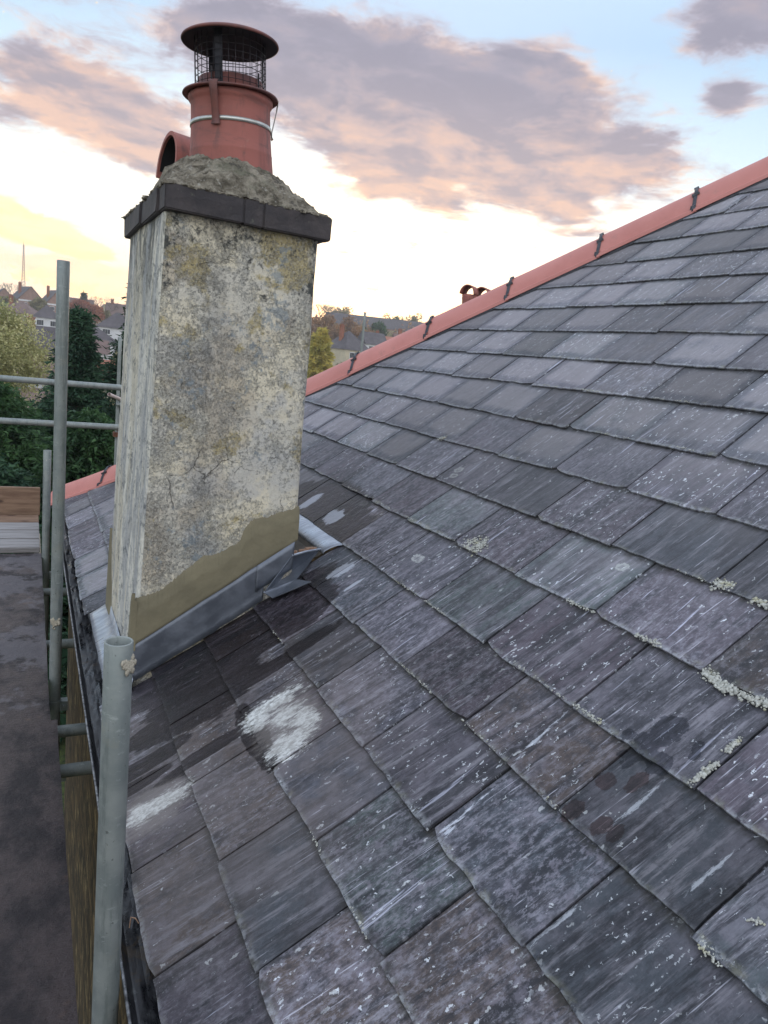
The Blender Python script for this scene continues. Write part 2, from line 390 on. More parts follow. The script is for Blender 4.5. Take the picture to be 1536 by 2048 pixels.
# lichen: fine dark rosettes in drifts
li = g.noise(g.comb(ox, oy, oz), 64, 6, .82)
drift = g.noise(g.comb(g.add(ox, 2.0), oy, g.mul(oz, .75)), 5.0, 6, .72)
drift = g.add(drift, g.mul(g.ss(ox, .72, .40), .07))
lm = g.ss(g.add(g.mul(li, 1.0), g.mul(g.sub(drift, .5), .62)), .515, .56)
c = g.mix(g.mul(lm, .44), c, (.25, .255, .25))
lm1b = g.ss(g.add(g.noise(g.comb(ox, oy, g.add(oz, 2.0)), 120, 4, .85), g.mul(g.sub(drift, .5), .5)), .53, .57)
c = g.mix(g.mul(lm1b, .58), c, (.10, .10, .09))
lm1c = g.ss(g.noise(g.comb(oz, ox, oy), 150, 6, .85), .53, .57)
c = g.mix(g.mul(lm1c, .5), c, (.66, .63, .54))
bl = g.ss(g.add(g.noise(g.comb(ox, g.add(oy, 5.0), oz), 30, 7, .75), g.mul(g.sub(g.noise(g.comb(ox, oy, g.add(oz, 9.0)), 5, 3), .5), 1.1)), .63, .70)
c = g.mix(g.mul(bl, .65), c, (.25, .30, .335))
wh = g.ss(g.noise(g.comb(ox, g.add(oy, 8.0), oz), 55, 6, .75), .62, .69)
c = g.mix(g.mul(wh, .55), c, (.62, .61, .56))
blk = g.ss(g.add(g.add(g.noise(g.comb(ox, g.add(oy, 3.0), oz), 17, 8, .75), g.ss(oz, -.15, .36, 0.0, .11)), g.mul(g.sub(drift, .5), .5)), .66, .73)
c = g.mix(g.mul(blk, .85), c, (.055, .06, .06))
# run-off streak from the cap
run = g.mul(g.ss(g.m('ABSOLUTE', g.sub(ox, g.add(.49, g.mul(g.noise(ob, 4, 2), .05)))), .07, .0), g.ss(oz, -.85, -.05))
c = g.mix(g.mul(g.mul(run, g.ss(g.noise(dist, 24, 6, .7), .40, .60)), .45), c, (.13, .125, .115))
# cracks
cv = g.n('ShaderNodeTexVoronoi', feature='DISTANCE_TO_EDGE')
g.put(cv.inputs['Vector'], g.comb(g.add(ox, g.mul(g.noise(ob, 14, 4, .6), .07)), g.mul(oy, .4), g.add(g.mul(oz, .8), g.mul(g.noise(g.comb(oz, ox, 0.0), 14, 4, .6), .07)))); cv.inputs['Scale'].default_value = 4.8
crk = g.mul(g.ss(cv.outputs[0], .0055, .0015), g.ss(g.noise(ob, 3.2, 2), .54, .60))
c = g.mix(g.mul(crk, .6), c, (.10, .09, .075))
# west face: its own paler mix, streaked downwards
sv = g.comb(ox, g.mul(oy, 7.0), g.mul(oz, 2.0))
st = g.noise(sv, 1.0, 9, .76, .6)
cs_ = g.mix(g.ss(st, .42, .58), (.47, .47, .46), (.86, .82, .71))
cs_ = g.mix(g.mul(g.ss(g.noise(g.comb(ox, g.mul(oy, 4.5), g.mul(oz, .9)), 1.0, 5, .65, .5), .50, .58), .65), cs_, (.70, .63, .48))
cs_ = g.mix(g.mul(g.ss(g.noise(g.comb(ox, g.mul(oy, 16.0), g.mul(oz, 22.0)), 1.0, 8, .82, .8), .52, .60), .7), cs_, (.13, .14, .15))
cs_ = g.mix(g.mul(g.ss(g.noise(g.comb(ox, g.mul(oy, 22.0), g.mul(g.add(oz, 4.0), 11.0)), 1.0, 8, .82, .8), .54, .60), .6), cs_, (.68, .66, .60))
cs_ = g.mix(g.mul(g.mul(g.ss(g.add(oz, g.mul(g.sub(st, .5), 1.2)), -.02, .34), g.ss(g.noise(g.comb(ox, g.mul(oy, 9.0), g.mul(oz, 3.0)), 1.0, 6, .75), .46, .56)), .75), cs_, (.075, .08, .075))
c = g.mix(side, c, cs_)
h = g.add(g.mul(g.noise(ob, 38, 7, .7), 1.0), g.add(g.mul(lm, .18), g.mul(crk, -1.2)))
fin(c, .92, None, g.bump(h, .9, .008), .2)

simple('fresh_cement', (.235, .205, .130), .85, 0, .18, 7, .6, .0045, (.185, .162, .104))
m, g, fin, b = material('mortar')
ob = g.obj(); n = g.noise(ob, 22, 8, .72)
c = g.mix(g.ss(n, .35, .66), (.078, .066, .048), (.36, .32, .25))
c = g.mix(g.mul(g.ss(g.noise(ob, 60, 5, .7), .58, .68), .7), c, (.42, .40, .35))
c = g.mix(g.mul(g.ss(g.noise(ob, 6, 5, .7), .50, .65), .55), c, (.105, .115, .075))
c = g.mix(g.mul(g.ss(g.noise(ob, 11, 6, .7), .60, .66), .8), c, (.05, .045, .04))
fin(c, .95, None, g.bump(g.add(n, g.mul(g.noise(ob, 120, 4, .7), .4)), 1.0, .012), .2)
m, g, fin, b = material('coping_brick')
ob = g.obj(); n = g.noise(ob, 12, 6, .65)
c = g.mix(g.ss(n, .35, .65), (.040, .035, .038), (.070, .058, .058))
c = g.mix(g.mul(g.ss(g.noise(ob, 26, 6, .7), .60, .68), .6), c, (.13, .13, .10))
fin(c, .75, None, g.bump(g.noise(ob, 50, 5, .65), .6, .005))
m, g, fin, b = material('terracotta')
ob = g.obj(); ox, oy, oz = g.sep(ob); n = g.noise(ob, 7, 5, .6)
c = g.mix(g.ss(n, .35, .7), (.37, .125, .100), (.30, .105, .085))
c = g.mix(g.mul(g.ss(g.noise(g.comb(g.mul(ox, 2.0), g.mul(oy, 2.0), g.mul(oz, 12.0)), 2.2, 7, .75), .50, .62), .6), c, (.19, .085, .075))
c = g.mix(g.mul(g.ss(g.noise(g.comb(g.mul(ox, 12.0), g.mul(oy, 12.0), g.mul(oz, 3.0)), 1.0, 7, .75), .52, .62), .55), c, (.13, .075, .068))
c = g.mix(g.mul(g.ss(g.noise(ob, 30, 5, .7), .62, .7), .35), c, (.42, .22, .16))
c = g.mix(g.mul(g.mul(g.ss(g.noise(g.comb(g.mul(ox, 14.0), g.mul(oy, 14.0), g.mul(oz, 1.2)), 1.0, 4, .6), .52, .66), g.ss(oz, .80, .62)), .35), c, (.09, .055, .05))
fin(c, .72, None, g.bump(g.noise(ob, 45, 4, .6), .25, .003))
simple('cowl_red', (.20, .065, .050), .55, 0, .45, 14, .2, .002, (.10, .045, .042))
simple('cowl_dark', (.014, .015, .022), .7, 0, .3, 14, .2, .002, (.024, .022, .028))
simple('hood_black', (.014, .014, .017), .95, 0, .3, 20, .2, .002)
simple('wire', (.045, .040, .045), .5, .7, .2, 20, .1, .001)
simple('zinc', (.62, .62, .58), .35, .8, .25, 40, .15, .001, (.48, .47, .42))
m, g, fin, b = material('hip_tile_clay')
ob = g.obj(); n = g.noise(ob, 5, 4, .6)
oi = g.n('ShaderNodeObjectInfo').outputs['Random']
c = g.mix(g.ss(n, .35, .7), (.62, .25, .215), (.55, .21, .18))
c = g.mix(g.mul(oi, .35), c, (.44, .165, .135))
c = g.mix(g.mul(g.ss(g.noise(ob, 9, 7, .75), .56, .68), .35), c, (.36, .18, .15))
c = g.mix(g.mul(g.ss(g.noise(ob, 60, 5, .7), .58, .70), .35), c, (.60, .30, .25))
c = g.mix(g.mul(g.ss(g.noise(ob, 24, 6, .75), .66, .72), .4), c, (.30, .12, .10))
fin(c, .55, None, g.bump(g.noise(ob, 90, 3, .5), .12, .002))
simple('clip_steel', (.075, .078, .09), .42, .5, .4, 40, .1, .001)
simple('black_plastic', (.018, .018, .021), .5, 0, .2, 20, .1, .001)
m, g, fin, b = material('lead')
ob = g.obj(); n = g.noise(ob, 9, 5, .6)
c = g.mix(g.ss(n, .35, .68), (.135, .150, .180), (.215, .235, .275))
c = g.mix(g.mul(g.ss(g.noise(g.scl(ob, (3, 20, 3)), 2.0, 5, .7), .58, .7), .6), c, (.42, .44, .47))
fin(c, g.ss(n, .3, .7, .32, .52), .55, g.bump(g.noise(ob, 16, 4, .5), .35, .006))
m, g, fin, b = material('new_lead')
ob = g.obj(); n = g.noise(g.scl(ob, (1, 5, 1)), 8, 6, .65)
c = g.mix(g.ss(n, .35, .68), (.48, .52, .58), (.30, .33, .39))
fin(c, g.ss(n, .3, .7, .25, .45), .6, g.bump(g.noise(ob, 22, 4, .5), .35, .006))
m, g, fin, b = material('galvanised')
ob = g.obj(); ox, oy, oz = g.sep(ob); n = g.noise(ob, 16, 6, .65)
c = g.mix(g.ss(n, .32, .68), (.225, .255, .248), (.305, .330, .315))
c = g.mix(g.mul(g.ss(g.noise(g.scl(ob, (40, 40, 4)), 1.0, 8, .78), .50, .62), .6), c, (.14, .165, .160))
c = g.mix(g.mul(g.ss(g.noise(g.scl(ob, (25, 25, 60)), 1.0, 6, .75), .58, .64), .5), c, (.40, .43, .42))
c = g.mix(g.mul(g.ss(g.noise(g.scl(ob, (1, 1, 1)), 9, 6, .7), .56, .64), .35), c, (.30, .30, .25))
c = g.mix(g.mul(g.ss(g.noise(ob, 85, 4, .6), .66, .70), .6), c, (.07, .075, .07))
c = g.mix(g.mul(g.ss(g.noise(ob, 42, 4, .6), .70, .72), .8), c, (.46, .44, .39))
fin(c, g.ss(n, .3, .7, .45, .62), .35, g.bump(g.noise(ob, 60, 4, .6), .18, .002))
simple('rust', (.16, .06, .03), .8, 0, .4, 30, .3, .002)
simple('paint_pink', (.62, .50, .47), .6, 0, .2, 20, .1, .001)
simple('mortar_splat', (.52, .47, .37), .9, 0, .25, 60, .5, .003)
m, g, fin, b = material('wet_ply')
ob = g.obj(); ox, oy, oz = g.sep(ob); n = g.noise(g.scl(ob, (1.6, 1, 1)), 3.2, 7, .66)
c = g.mix(g.ss(n, .42, .58), (.024, .019, .021), (.062, .046, .046))
c = g.mix(g.mul(g.ss(g.noise(ob, 5.5, 3, .6), .63, .70), .5), c, (.19, .12, .085))
pale = g.ss(g.add(g.noise(g.comb(ox, oy, 3.0), 2.6, 6, .7), g.mul(g.ss(oy, 2.7, 3.6), .14)), .60, .66)
c = g.mix(g.mul(g.mul(pale, g.ss(oy, 2.5, 3.0)), .6), c, (.17, .155, .165))
fin(c, g.add(g.ss(n, .4, .6, .55, .34), g.mul(pale, .1)), None, g.bump(g.add(g.noise(g.scl(ob, (4, 40, 4)), 3, 5, .6), g.noise(ob, 34, 6, .7)), .7, .010), .28)
m, g, fin, b = material('plank')
ob = g.obj(); n = g.noise(g.scl(ob, (2.0, 30, 30)), 2.2, 6, .65)
c = g.mix(g.ss(n, .35, .65), (.33, .315, .31), (.21, .195, .19))
fin(c, .7, None, g.bump(n, .5, .006))
m, g, fin, b = material('plank_brown')
ob = g.obj(); n = g.noise(g.scl(ob, (1.2, 12, 12)), 3, 6, .65)
c = g.mix(g.ss(n, .38, .62), (.27, .175, .115), (.17, .10, .065))
kn = g.voro(g.scl(ob, (2.6, 5, 7)), 1.6)
c = g.mix(g.mul(g.ss(kn, .22, .12), .8), c, (.045, .022, .016))
fin(c, .75, None, g.bump(n, .5, .006))
m, g, fin, b = material('gutter_iron')
ob = g.obj(); n = g.noise(g.scl(ob, (3, 1, 3)), 9, 7, .7)
c = g.mix(g.ss(n, .40, .62), (.014, .015, .018), (.055, .055, .060))
c = g.mix(g.mul(g.ss(g.noise(ob, 48, 6, .75), .58, .66), .55), c, (.17, .18, .18))
c = g.mix(g.mul(g.ss(g.noise(ob, 7, 5, .7), .60, .66), .6), c, (.085, .06, .035))
fin(c, g.ss(n, .35, .65, .22, .5), .1, g.bump(g.noise(ob, 40, 5, .6), .35, .003), .6)
simple('lip_worn', (.30, .31, .32), .4, .4, .4, 50, .3, .002, (.05, .05, .055))
m, g, fin, b = material('stock_brick')
ob = g.obj(); ox, oy, oz = g.sep(ob)
br = g.n('ShaderNodeTexBrick'); g.put(br.inputs['Vector'], g.comb(g.add(oy, ox), oz, 0.0)); br.inputs['Scale'].default_value = 1.0
br.inputs['Brick Width'].default_value = .225; br.inputs['Row Height'].default_value = .075; br.inputs['Mortar Size'].default_value = .008
g.put(br.inputs['Color1'], (.19, .125, .060)); g.put(br.inputs['Color2'], (.075, .048, .028)); g.put(br.inputs['Mortar'], (.045, .036, .026))
n = g.noise(ob, 9, 7, .7)
c = g.mix(g.mul(g.ss(n, .48, .60), .8), br.outputs[0], (.030, .024, .018))
c = g.mix(g.mul(g.ss(g.noise(g.scl(ob, (1, 6, 3)), 2, 7, .75), .54, .62), .6), c, (.46, .34, .17))
c = g.mix(g.mul(g.ss(g.noise(g.scl(ob, (1, 5, 1.2)), 3, 7, .75), .54, .60), .8), c, (.022, .018, .014))
fin(c, .9, None, g.bump(g.add(n, br.outputs[1]), -.6, .01))
simple('fascia_black', (.020, .019, .019), .5, 0, .3, 10, .3, .003)
simple('under_roof', (.030, .029, .032), .8, 0, .2, 10, .2, .003)
m, g, fin, b = material('lichen_crust')
ob = g.obj(); c = g.mix(g.ss(g.noise(ob, 140, 4, .7), .35, .65), (.60, .60, .55), (.33, .33, .29))
c = g.mix(g.mul(g.ss(g.noise(ob, 30, 3, .6), .55, .65), .5), c, (.47, .44, .24))
fin(c, .95, None, g.bump(g.noise(ob, 260, 3, .6), .8, .003))

def leafmat(name, c1, c2, c3=None, nsc=.8):
    m, g, fin, b = material(name)
    ob = g.obj(); geo = g.n('ShaderNodeNewGeometry'); ri = geo.outputs['Random Per Island']
    c = g.mix(ri, c1, c2)
    c = g.mix(g.mul(g.ss(g.noise(ob, nsc, 4, .6), .42, .62), .7), c, c3 or tuple(q * .45 for q in c1))
    fin(c, .65, None, None, .25)
    tr = g.n('ShaderNodeBsdfTranslucent'); g.put(tr.inputs[0], c)
    mixs = g.n('ShaderNodeMixShader'); mixs.inputs[0].default_value = .22
    o = [n for n in g.nt.nodes if n.type == 'OUTPUT_MATERIAL'][0]
    g.nt.links.new(b.outputs[0], mixs.inputs[1]); g.nt.links.new(tr.outputs[0], mixs.inputs[2]); g.nt.links.new(mixs.outputs[0], o.inputs[0])
leafmat('leaf_dark', (.026, .068, .040), (.060, .125, .060), (.010, .030, .022), 1.1)
leafmat('leaf_mid', (.035, .085, .030), (.075, .15, .050), (.014, .040, .022), 1.0)
leafmat('leaf_gold', (.40, .40, .17), (.68, .62, .34), (.20, .22, .08), 1.6)
leafmat('leaf_yellow', (.66, .52, .12), (.55, .50, .16), (.34, .32, .08), .8)
leafmat('leaf_copper', (.34, .11, .06), (.42, .17, .09), (.18, .07, .05), .25)
leafmat('leaf_orange', (.40, .21, .09), (.34, .22, .12), (.19, .12, .08), .2)
leafmat('leaf_green', (.11, .19, .06), (.16, .22, .08), (.05, .10, .04), .25)
leafmat('leaf_olive', (.23, .22, .11), (.34, .29, .15), (.13, .12, .07), .2)
simple('bark', (.10, .075, .055), .9, 0, .4, 20, .5, .01)
simple('twig', (.20, .155, .135), .9, 0, .2, 20, .2, .01)
simple('grass', (.075, .10, .022), .9, 0, .4, 9.0, .8, .05, (.022, .034, .012))
simple('hill_ground', (.12, .12, .075), .95, 0, .4, .05, .2, .1, (.10, .085, .05))
simple('roof_dark', (.105, .092, .100), .8, 0, .35, .8, .3, .05)
simple('roof_brown', (.19, .125, .11), .8, 0, .3, .8, .3, .05)
simple('roof_red', (.42, .17, .11), .8, 0, .3, .8, .3, .05)
simple('wall_white', (.66, .66, .67), .8, 0, .12, .6, .1, .01)
simple('wall_cream', (.56, .49, .35), .8, 0, .15, .6, .1, .01)
simple('wall_brick', (.34, .20, .15), .85, 0, .3, 1.5, .2, .01)
simple('wall_stock', (.36, .27, .18), .85, 0, .3, 1.5, .2, .01)
simple('trim_white', (.74, .74, .75), .7, 0, .1, 1, .1, .01)
simple('chimney_brick', (.33, .12, .065), .85, 0, .35, 2.5, .3, .02)
simple('glass_dark', (.045, .052, .062), .15, 0, .3, 2, .05, .002)
m, g, fin, b = material('lit_window'); fin((.9, .6, .3), .5); b.inputs['Emission Color'].default_value = (1, .72, .36, 1); b.inputs['Emission Strength'].default_value = 1.6
simple('mast_steel', (.30, .19, .17), .7, .2, .2, .1, .1, .01)
simple('road', (.05, .05, .052), .9, 0, .2, .5, .2, .01)
simple('tilt_wood', (.085, .072, .056), .85, 0, .4, 20, .4, .004)
simple('copper_bits', (.42, .25, .16), .6, .1, .4, 90, .4, .003)
# ================================================================== THE ROOF
X0, Z0 = .222, -1.197
_xs = np.linspace(-.3, 9, 6000)
_t = np.tan(np.radians(np.interp(_xs, [X0, 1.8], [30.5, 38.5])))
_z = np.concatenate([[0], np.cumsum(_t[:-1] * np.diff(_xs))]); _z += Z0 - np.interp(X0, _xs, _z)
_s = np.concatenate([[0], np.cumsum(np.sqrt(1 + _t[:-1] ** 2) * np.diff(_xs))]); _s -= np.interp(X0, _xs, _s)
def zr(x): return float(np.interp(x, _xs, _z))
def x_of_s(s): return float(np.interp(s, _s, _xs))
def s_of_x(x): return float(np.interp(x, _xs, _s))
def slope(x): return math.radians(float(np.interp(x, [X0, 1.8], [30.5, 38.5])))
def csum(x): return float(np.interp(x, [.2, .55, 1.6, 2.5], [5.98, 6.07, 6.31, 6.32]))   # X+Y along the hip arris
rowX = [.222, .382, .549, .720, .892, 1.048, 1.234, 1.404, 1.573, 1.741, 1.909, 2.065, 2.231, 2.397, 2.563, 2.727, 2.894]
while rowX[-1] < 4.3: rowX.append(rowX[-1] + .166)
jointY = {0: [1.228, 1.540, 1.86, 2.175, 2.49, 2.80, 3.10], 1: [1.088, 1.396, 1.706, 2.025], 2: [.943, 1.271, 1.570, 1.876, 2.211], 3: [.789, 1.103, 1.430, 1.744, 2.066], 4: [.629, .951, 1.287, 1.607, 1.927, 2.265],
          5: [.795, 1.121, 1.470, 1.793, 2.128, 2.45, 2.762], 6: [.969, 1.306, 1.63, 1.969, 2.298, 2.608, 2.946, 3.299], 7: [1.124, 1.462, 1.793, 2.126, 2.436, 2.773, 3.081, 3.462, 3.818],
          8: [1.294, 1.621, 1.95, 2.283, 2.622, 2.94, 3.28, 3.629, 3.97], 9: [1.465, 1.788, 2.123, 2.453, 2.773, 3.101, 3.45, 3.80, 4.151], 10: [1.62, 1.942, 2.268, 2.597], 11: [1.774, 2.099, 2.430, 2.762, 3.075],
          12: [1.932, 2.265, 2.584, 2.926, 3.27], 13: [2.084, 2.421, 2.740, 3.067, 3.412], 14: [2.267, 2.591, 2.944, 3.252], 15: [2.422, 2.755, 3.078], 16: [2.587, 2.896]}
house = empty('terraced_house', (X0, 2.4, -6.5), label='brick house with a blue-grey slate roof and salmon hip tiles filling the foreground', cat='house')
g_v, g_f, g_suv, g_nuv, g_tint = [], [], [], [], []
TH = .0062
def add_slate(i, ya, yb, uu=0):
    x_t = rowX[i]; s0 = s_of_x(x_t); s1 = s_of_x(rowX[i + 1]) if i + 1 < len(rowX) else s0 + .21
    expo = s1 - s0; L = expo * 2 + .075
    gap = .0016 + random.random() * .0022
    lift = random.random() * .0035; tw = (random.random() - .5) * .006; skew = (random.random() - .5) * .004
    tail = (random.random() - .5) * .008
    seed = random.random() * 100; rnd = (random.random(), random.random(), random.random())
    nc, nr = 13, 12
    ch_l = random.random() < .25; ch_r = random.random() < .25
    T = []; B = []
    for r in range(nr):
        fr = (r / (nr - 1)) ** 1.4
        rt, rb = [], []
        for c in range(nc):
            fc = c / (nc - 1)
            y = ya + gap + (yb - ya - 2 * gap) * fc
            s = s0 + tail + L * fr + skew * (fc - .5) * 4
            if r == 0:
                s += noise.noise(Vector((y * 21, seed, 0))) * .0042 + noise.noise(Vector((y * 85, seed, 3))) * .0022
                if ch_l and c == 0: s += .010
                if ch_r and c == nc - 1: s += .010
                if ch_l and c == 1: s += .003
            if c in (0, nc - 1): y += noise.noise(Vector((s * 40, seed, 7))) * .0018
            x = x_of_s(s); a = slope(x)
            d = (s - s0)
            h = lift * max(0, 1 - d / expo) + tw * (fc - .5) * max(0, 1 - d / (2 * expo)) - TH * 1.12 * d / expo
            h += noise.noise(Vector((y * 5, s * 5, seed))) * .0012
            hb = h - TH * (1 if r or True else .5)
            if r == 0: h -= .0012
            z = zr(x)
            rt.append((x - math.sin(a) * h, y, z + math.cos(a) * h, y - ya, d, fc, d / expo))
            rb.append((x - math.sin(a) * hb, y, z + math.cos(a) * hb, y - ya, d, fc, d / expo))
        T.append(rt); B.append(rb)
    cx_ = csum(x_t)
    o = len(g_v); pts = [p for rr in T for p in rr] + [p for rr in B for p in rr]
    N = nr * nc
    def hip(p): return min(p[1], csum(p[0]) - p[0] - .015)
    g_v.extend([(p[0], hip(p), p[2]) for p in pts])
    g_suv.extend([(p[3] + seed, p[4]) for p in pts]); g_nuv.extend([(p[5], p[6]) for p in pts]); g_tint.extend([rnd] * len(pts))
    def cut(p):
        if 2.462 < p[1] < 3.27 and .80 < p[0] < 1.062 and i <= 4: return True
        if 2.405 < p[1] < 3.222 and i == 0: return True
        if 2.46 < p[1] < 3.18 and .35 < p[0] < .82: return True
        return p[1] > csum(p[0]) - p[0] + .05
    for r in range(nr - 1):
        for c in range(nc - 1):
            q = [r * nc + c, r * nc + c + 1, (r + 1) * nc + c + 1, (r + 1) * nc + c]
            if any(cut(pts[k]) for k in q): continue
            g_f.append(tuple(o + k for k in reversed(q)))
            if r == 0: g_f.append((o + c + 1, o + N + c + 1, o + N + c, o + c)[::-1])
            if c == 0: g_f.append((o + q[0], o + q[3], o + N + q[3], o + N + q[0])[::-1])
            if c == nc - 2: g_f.append((o + q[1], o + q[2], o + N + q[2], o + N + q[1]))
for i, x_t in enumerate(rowX):
    js = list(jointY.get(i, []))
    if not js: js = [2.43 + .165 * (i - 15) + .003 * i]
    yb = max(.5, csum(x_t) - x_t + .35)
    while js[0] > -1.6: js.insert(0, js[0] - .328 + (random.random() - .5) * .016)
    while js[-1] < yb: js.append(js[-1] + .330 + (random.random() - .5) * .016)
    for a, b_ in zip(js[:-1], js[1:]):
        if a > csum(x_t) - x_t + .02: continue
        add_slate(i, a, b_)
me = bpy.data.meshes.new('slate_roof'); me.from_pydata(g_v, [], g_f); me.update()
vi = np.empty(len(me.loops), dtype=np.int32); me.loops.foreach_get('vertex_index', vi)
for nm, dat in (('suv', g_suv), ('nuv', g_nuv)):
    l = me.uv_layers.new(name=nm); l.data.foreach_set('uv', np.array(dat, dtype=np.float32)[vi].ravel())
ca = me.color_attributes.new('tint', 'FLOAT_COLOR', 'POINT')
ca.data.foreach_set('color', np.c_[np.array(g_tint), np.ones(len(g_tint))].astype(np.float32).ravel())
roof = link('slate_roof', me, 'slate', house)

# boarding under the slates, the slope beyond the hip and the ridge
mb = MB(); xs = [x_of_s(s) for s in np.linspace(.01, s_of_x(4.35), 30)]
rows_ = []
for x in xs:
    a = slope(x); h = -.045; yh = csum(x) - x
    ys = [-1.6] + [2.36, 2.47] + [yh - .0]
    rows_.append([(x - math.sin(a) * h, y, zr(x) + math.cos(a) * h) for y in ys])
mb.grid([[r[0], r[1]] for r in rows_]);
xx = [r for r in rows_ if r[0][0] > 1.07]; mb.grid([[r[1], r[3]] for r in xx])
xl = [r for r in rows_ if r[0][0] <= 1.12]; mb.grid([[(r[1][0], min(3.20, r[3][1]), r[1][2]), r[3]] for r in xl])
mb.build('roof_boarding', 'under_roof', roof)
mb = MB(); far = []
for x in xs:
    yh = csum(x) - x; z = zr(x) - .012
    far.append([(x, yh, z), (5.6, yh, z)])
mb.grid(far); mb.build('far_roof_slope', 'under_roof', roof)
mb = MB(); mb.box((4.32, -1.6, zr(4.35) - .10), (4.5, 2.0, zr(4.35) + .03)); mb.build('ridge', 'hip_tile_clay', roof)

# hip tiles ---------------------------------------------------------------
tx = [.20, .535, .875, 1.213, 1.550, 1.885, 2.213, 2.536, 2.865, 3.182, 3.50, 3.82, 4.12, 4.3]
nh = Vector((-1, -1, 0)).normalized()
def hp(x): return Vector((x, csum(x) - x, zr(x) + .012))
def hip_profile(k, lift=0.0, grow=0.0):
    # angular capping: flat wings, small lip
    prof = [(-.132, -.080), (-.128, -.060), (-.102, -.052), (-.096, -.038), (-.085, -.012), (-.062, .026), (-.032, .050), (0, .058), (.032, .050), (.062, .026), (.085, -.012), (.096, -.038), (.102, -.052), (.128, -.060), (.132, -.080)]
    return [(a * (1 + grow), b_ * (1 + grow * .5) + lift) for a, b_ in prof]
for a, b_ in zip(tx[:-1], tx[1:]):
    mb = MB(); rows2 = []
    n = 6
    for j in range(n + 1):
        x = a + .004 + (b_ - a + .012) * j / n
        p = hp(x); gr_ = .05 if j < 1 else 0.0
        sl_ = .007 * (1 - j / n)
        rows2.append([tuple(p + nh * q + Vector((0, 0, w_ + sl_))) for q, w_ in hip_profile(0, 0, gr_)])
    mb.grid(rows2); me = mb.mesh('hip_tile'); solidify(me, .012)
    o = link('hip_tile', me, 'hip_tile_clay', roof)
    me.shade_smooth()
    try: me.set_sharp_from_angle(angle=R(28))
    except Exception: pass
for x in tx[1:-1]:
    p = hp(x + .004); mb = MB()
    pr = hip_profile(0, .012, .03)
    dx_ = (hp(x + .03) - hp(x)).normalized()
    ar = [(q, w_) for q, w_ in pr if q >= -.001]
    pts = [p + nh * q + Vector((0, 0, w_ + .008)) for q, w_ in ar]
    P1 = [[tuple(v - dx_ * .010), tuple(v + dx_ * .010)] for v in pts]
    mb.grid(P1); P2 = [[tuple(v - dx_ * .009 - nh * .006 + Vector((0, 0, -.008))), tuple(v + dx_ * .009 - nh * .006 + Vector((0, 0, -.008)))] for v in pts]; mb.grid(P2)
    for q, w_, s_ in ((.072, .012, .019), (.022, .052, .012)):
        c_ = p + nh * q + Vector((0, 0, w_ + .014))
        M = Matrix.Translation(c_) @ Matrix((( *dx_,), (*nh,), (*dx_.cross(nh),))).transposed().to_4x4()
        mb.box((-s_, -.010, -.006), (s_, .010, .006), M=M)
    c_ = p + nh * .112 + Vector((0, 0, -.050)); mb.box((c_.x - .012, c_.y - .012, c_.z - .02), (c_.x + .010, c_.y + .010, c_.z + .008))
    mb.build('tile_clip', 'clip_steel', roof)
# black ventilated strip below the tiles
mb = MB(); st = []
N_ = 360
for j in range(N_):
    x = .2 + 4.1 * j / N_; p = hp(x); k = .006 if j % 2 else 0
    st.append([tuple(p + nh * .118 + Vector((0, 0, -.062))), tuple(p + nh * (.138 + k) + Vector((0, 0, -.092 - k * .6)))])
mb.grid(st); mb.build('vent_strip', 'black_plastic', roof)

# lichen crusts on slate edges ----------------------------------------------
def crust(path, width, n, size, flat=.45):
    bm = bmesh.new(); pts = [Vector((x, y, zr(x))) for x, y in path]
    for k in range(n):
        t = random.random() * (len(pts) - 1); i = min(int(t), len(pts) - 2); p = pts[i].lerp(pts[i + 1], t - i)
        a = slope(p.x); q = random.gauss(0, width * .4)
        p = p + Vector((math.cos(a), 0, math.sin(a))) * (q) + Vector((0, random.gauss(0, width * .3), 0)) + Vector((-math.sin(a), 0, math.cos(a))) * .002
        r = size * (.25 + random.random() ** 1.6 * 1.1)
        M = Matrix.Translation(p) @ Matrix.Rotation(-a, 4, 'Y') @ Matrix.Rotation(random.random() * 6, 4, 'Z') @ Matrix.Diagonal((r * (.7 + random.random() * .6), r, r * flat * (.6 + random.random() * .8), 1))
        res = bmesh.ops.create_icosphere(bm, subdivisions=1, radius=1, matrix=M)
        for v_ in res['verts']: v_.co += Vector([random.gauss(0, r * .14) for _ in range(3)])
    me = bpy.data.meshes.new('lichen'); bm.to_mesh(me); bm.free()
    return link('lichen', me, 'lichen_crust', roof, smooth=True, kind='stuff')
crust([(1.231, .968), (1.226, .93), (1.224, .90), (1.228, .85), (1.232, .80), (1.234, .72)], .015, 520, .0036, .7)
crust([(1.054, .806), (1.08, .805), (1.106, .802)], .012, 150, .0030, .5); crust([(1.128, .805), (1.158, .806)], .010, 90, .0028, .5)
crust([(1.258, 1.915), (1.268, 1.86), (1.250, 1.84)], .034, 340, .0034, .22)
crust([(1.238, 1.90), (1.238, 1.84)], .010, 70, .0034, .5)
crust([(1.410, 1.122), (1.414, 1.085)], .022, 130, .0034, .4)
crust([(.893, .616), (.888, .574)], .010, 110, .0028, .5)
crust([(.953, .588), (.962, .57)], .006, 40, .002, .4)
crust([(1.236, 1.16), (1.236, 1.09)], .010, 90, .0028, .5)
crust([(1.404, 1.02), (1.405, .95)], .012, 110, .0034, .5)
crust([(1.234, 1.40), (1.236, 1.30)], .007, 90, .0024, .5)
crust([(1.05, 1.12), (1.052, 1.03)], .008, 90, .0024, .5)
for i in range(60):
    k = random.randint(2, 13); x = rowX[k]; y = .5 + random.random() * 2.4
    if x + y > 5.6 or (x < 1.1 and y > 2.2): continue
    crust([(x + .002, y), (x + .003, y + .04 + random.random() * .14)], .005, 22, .0022, .5)
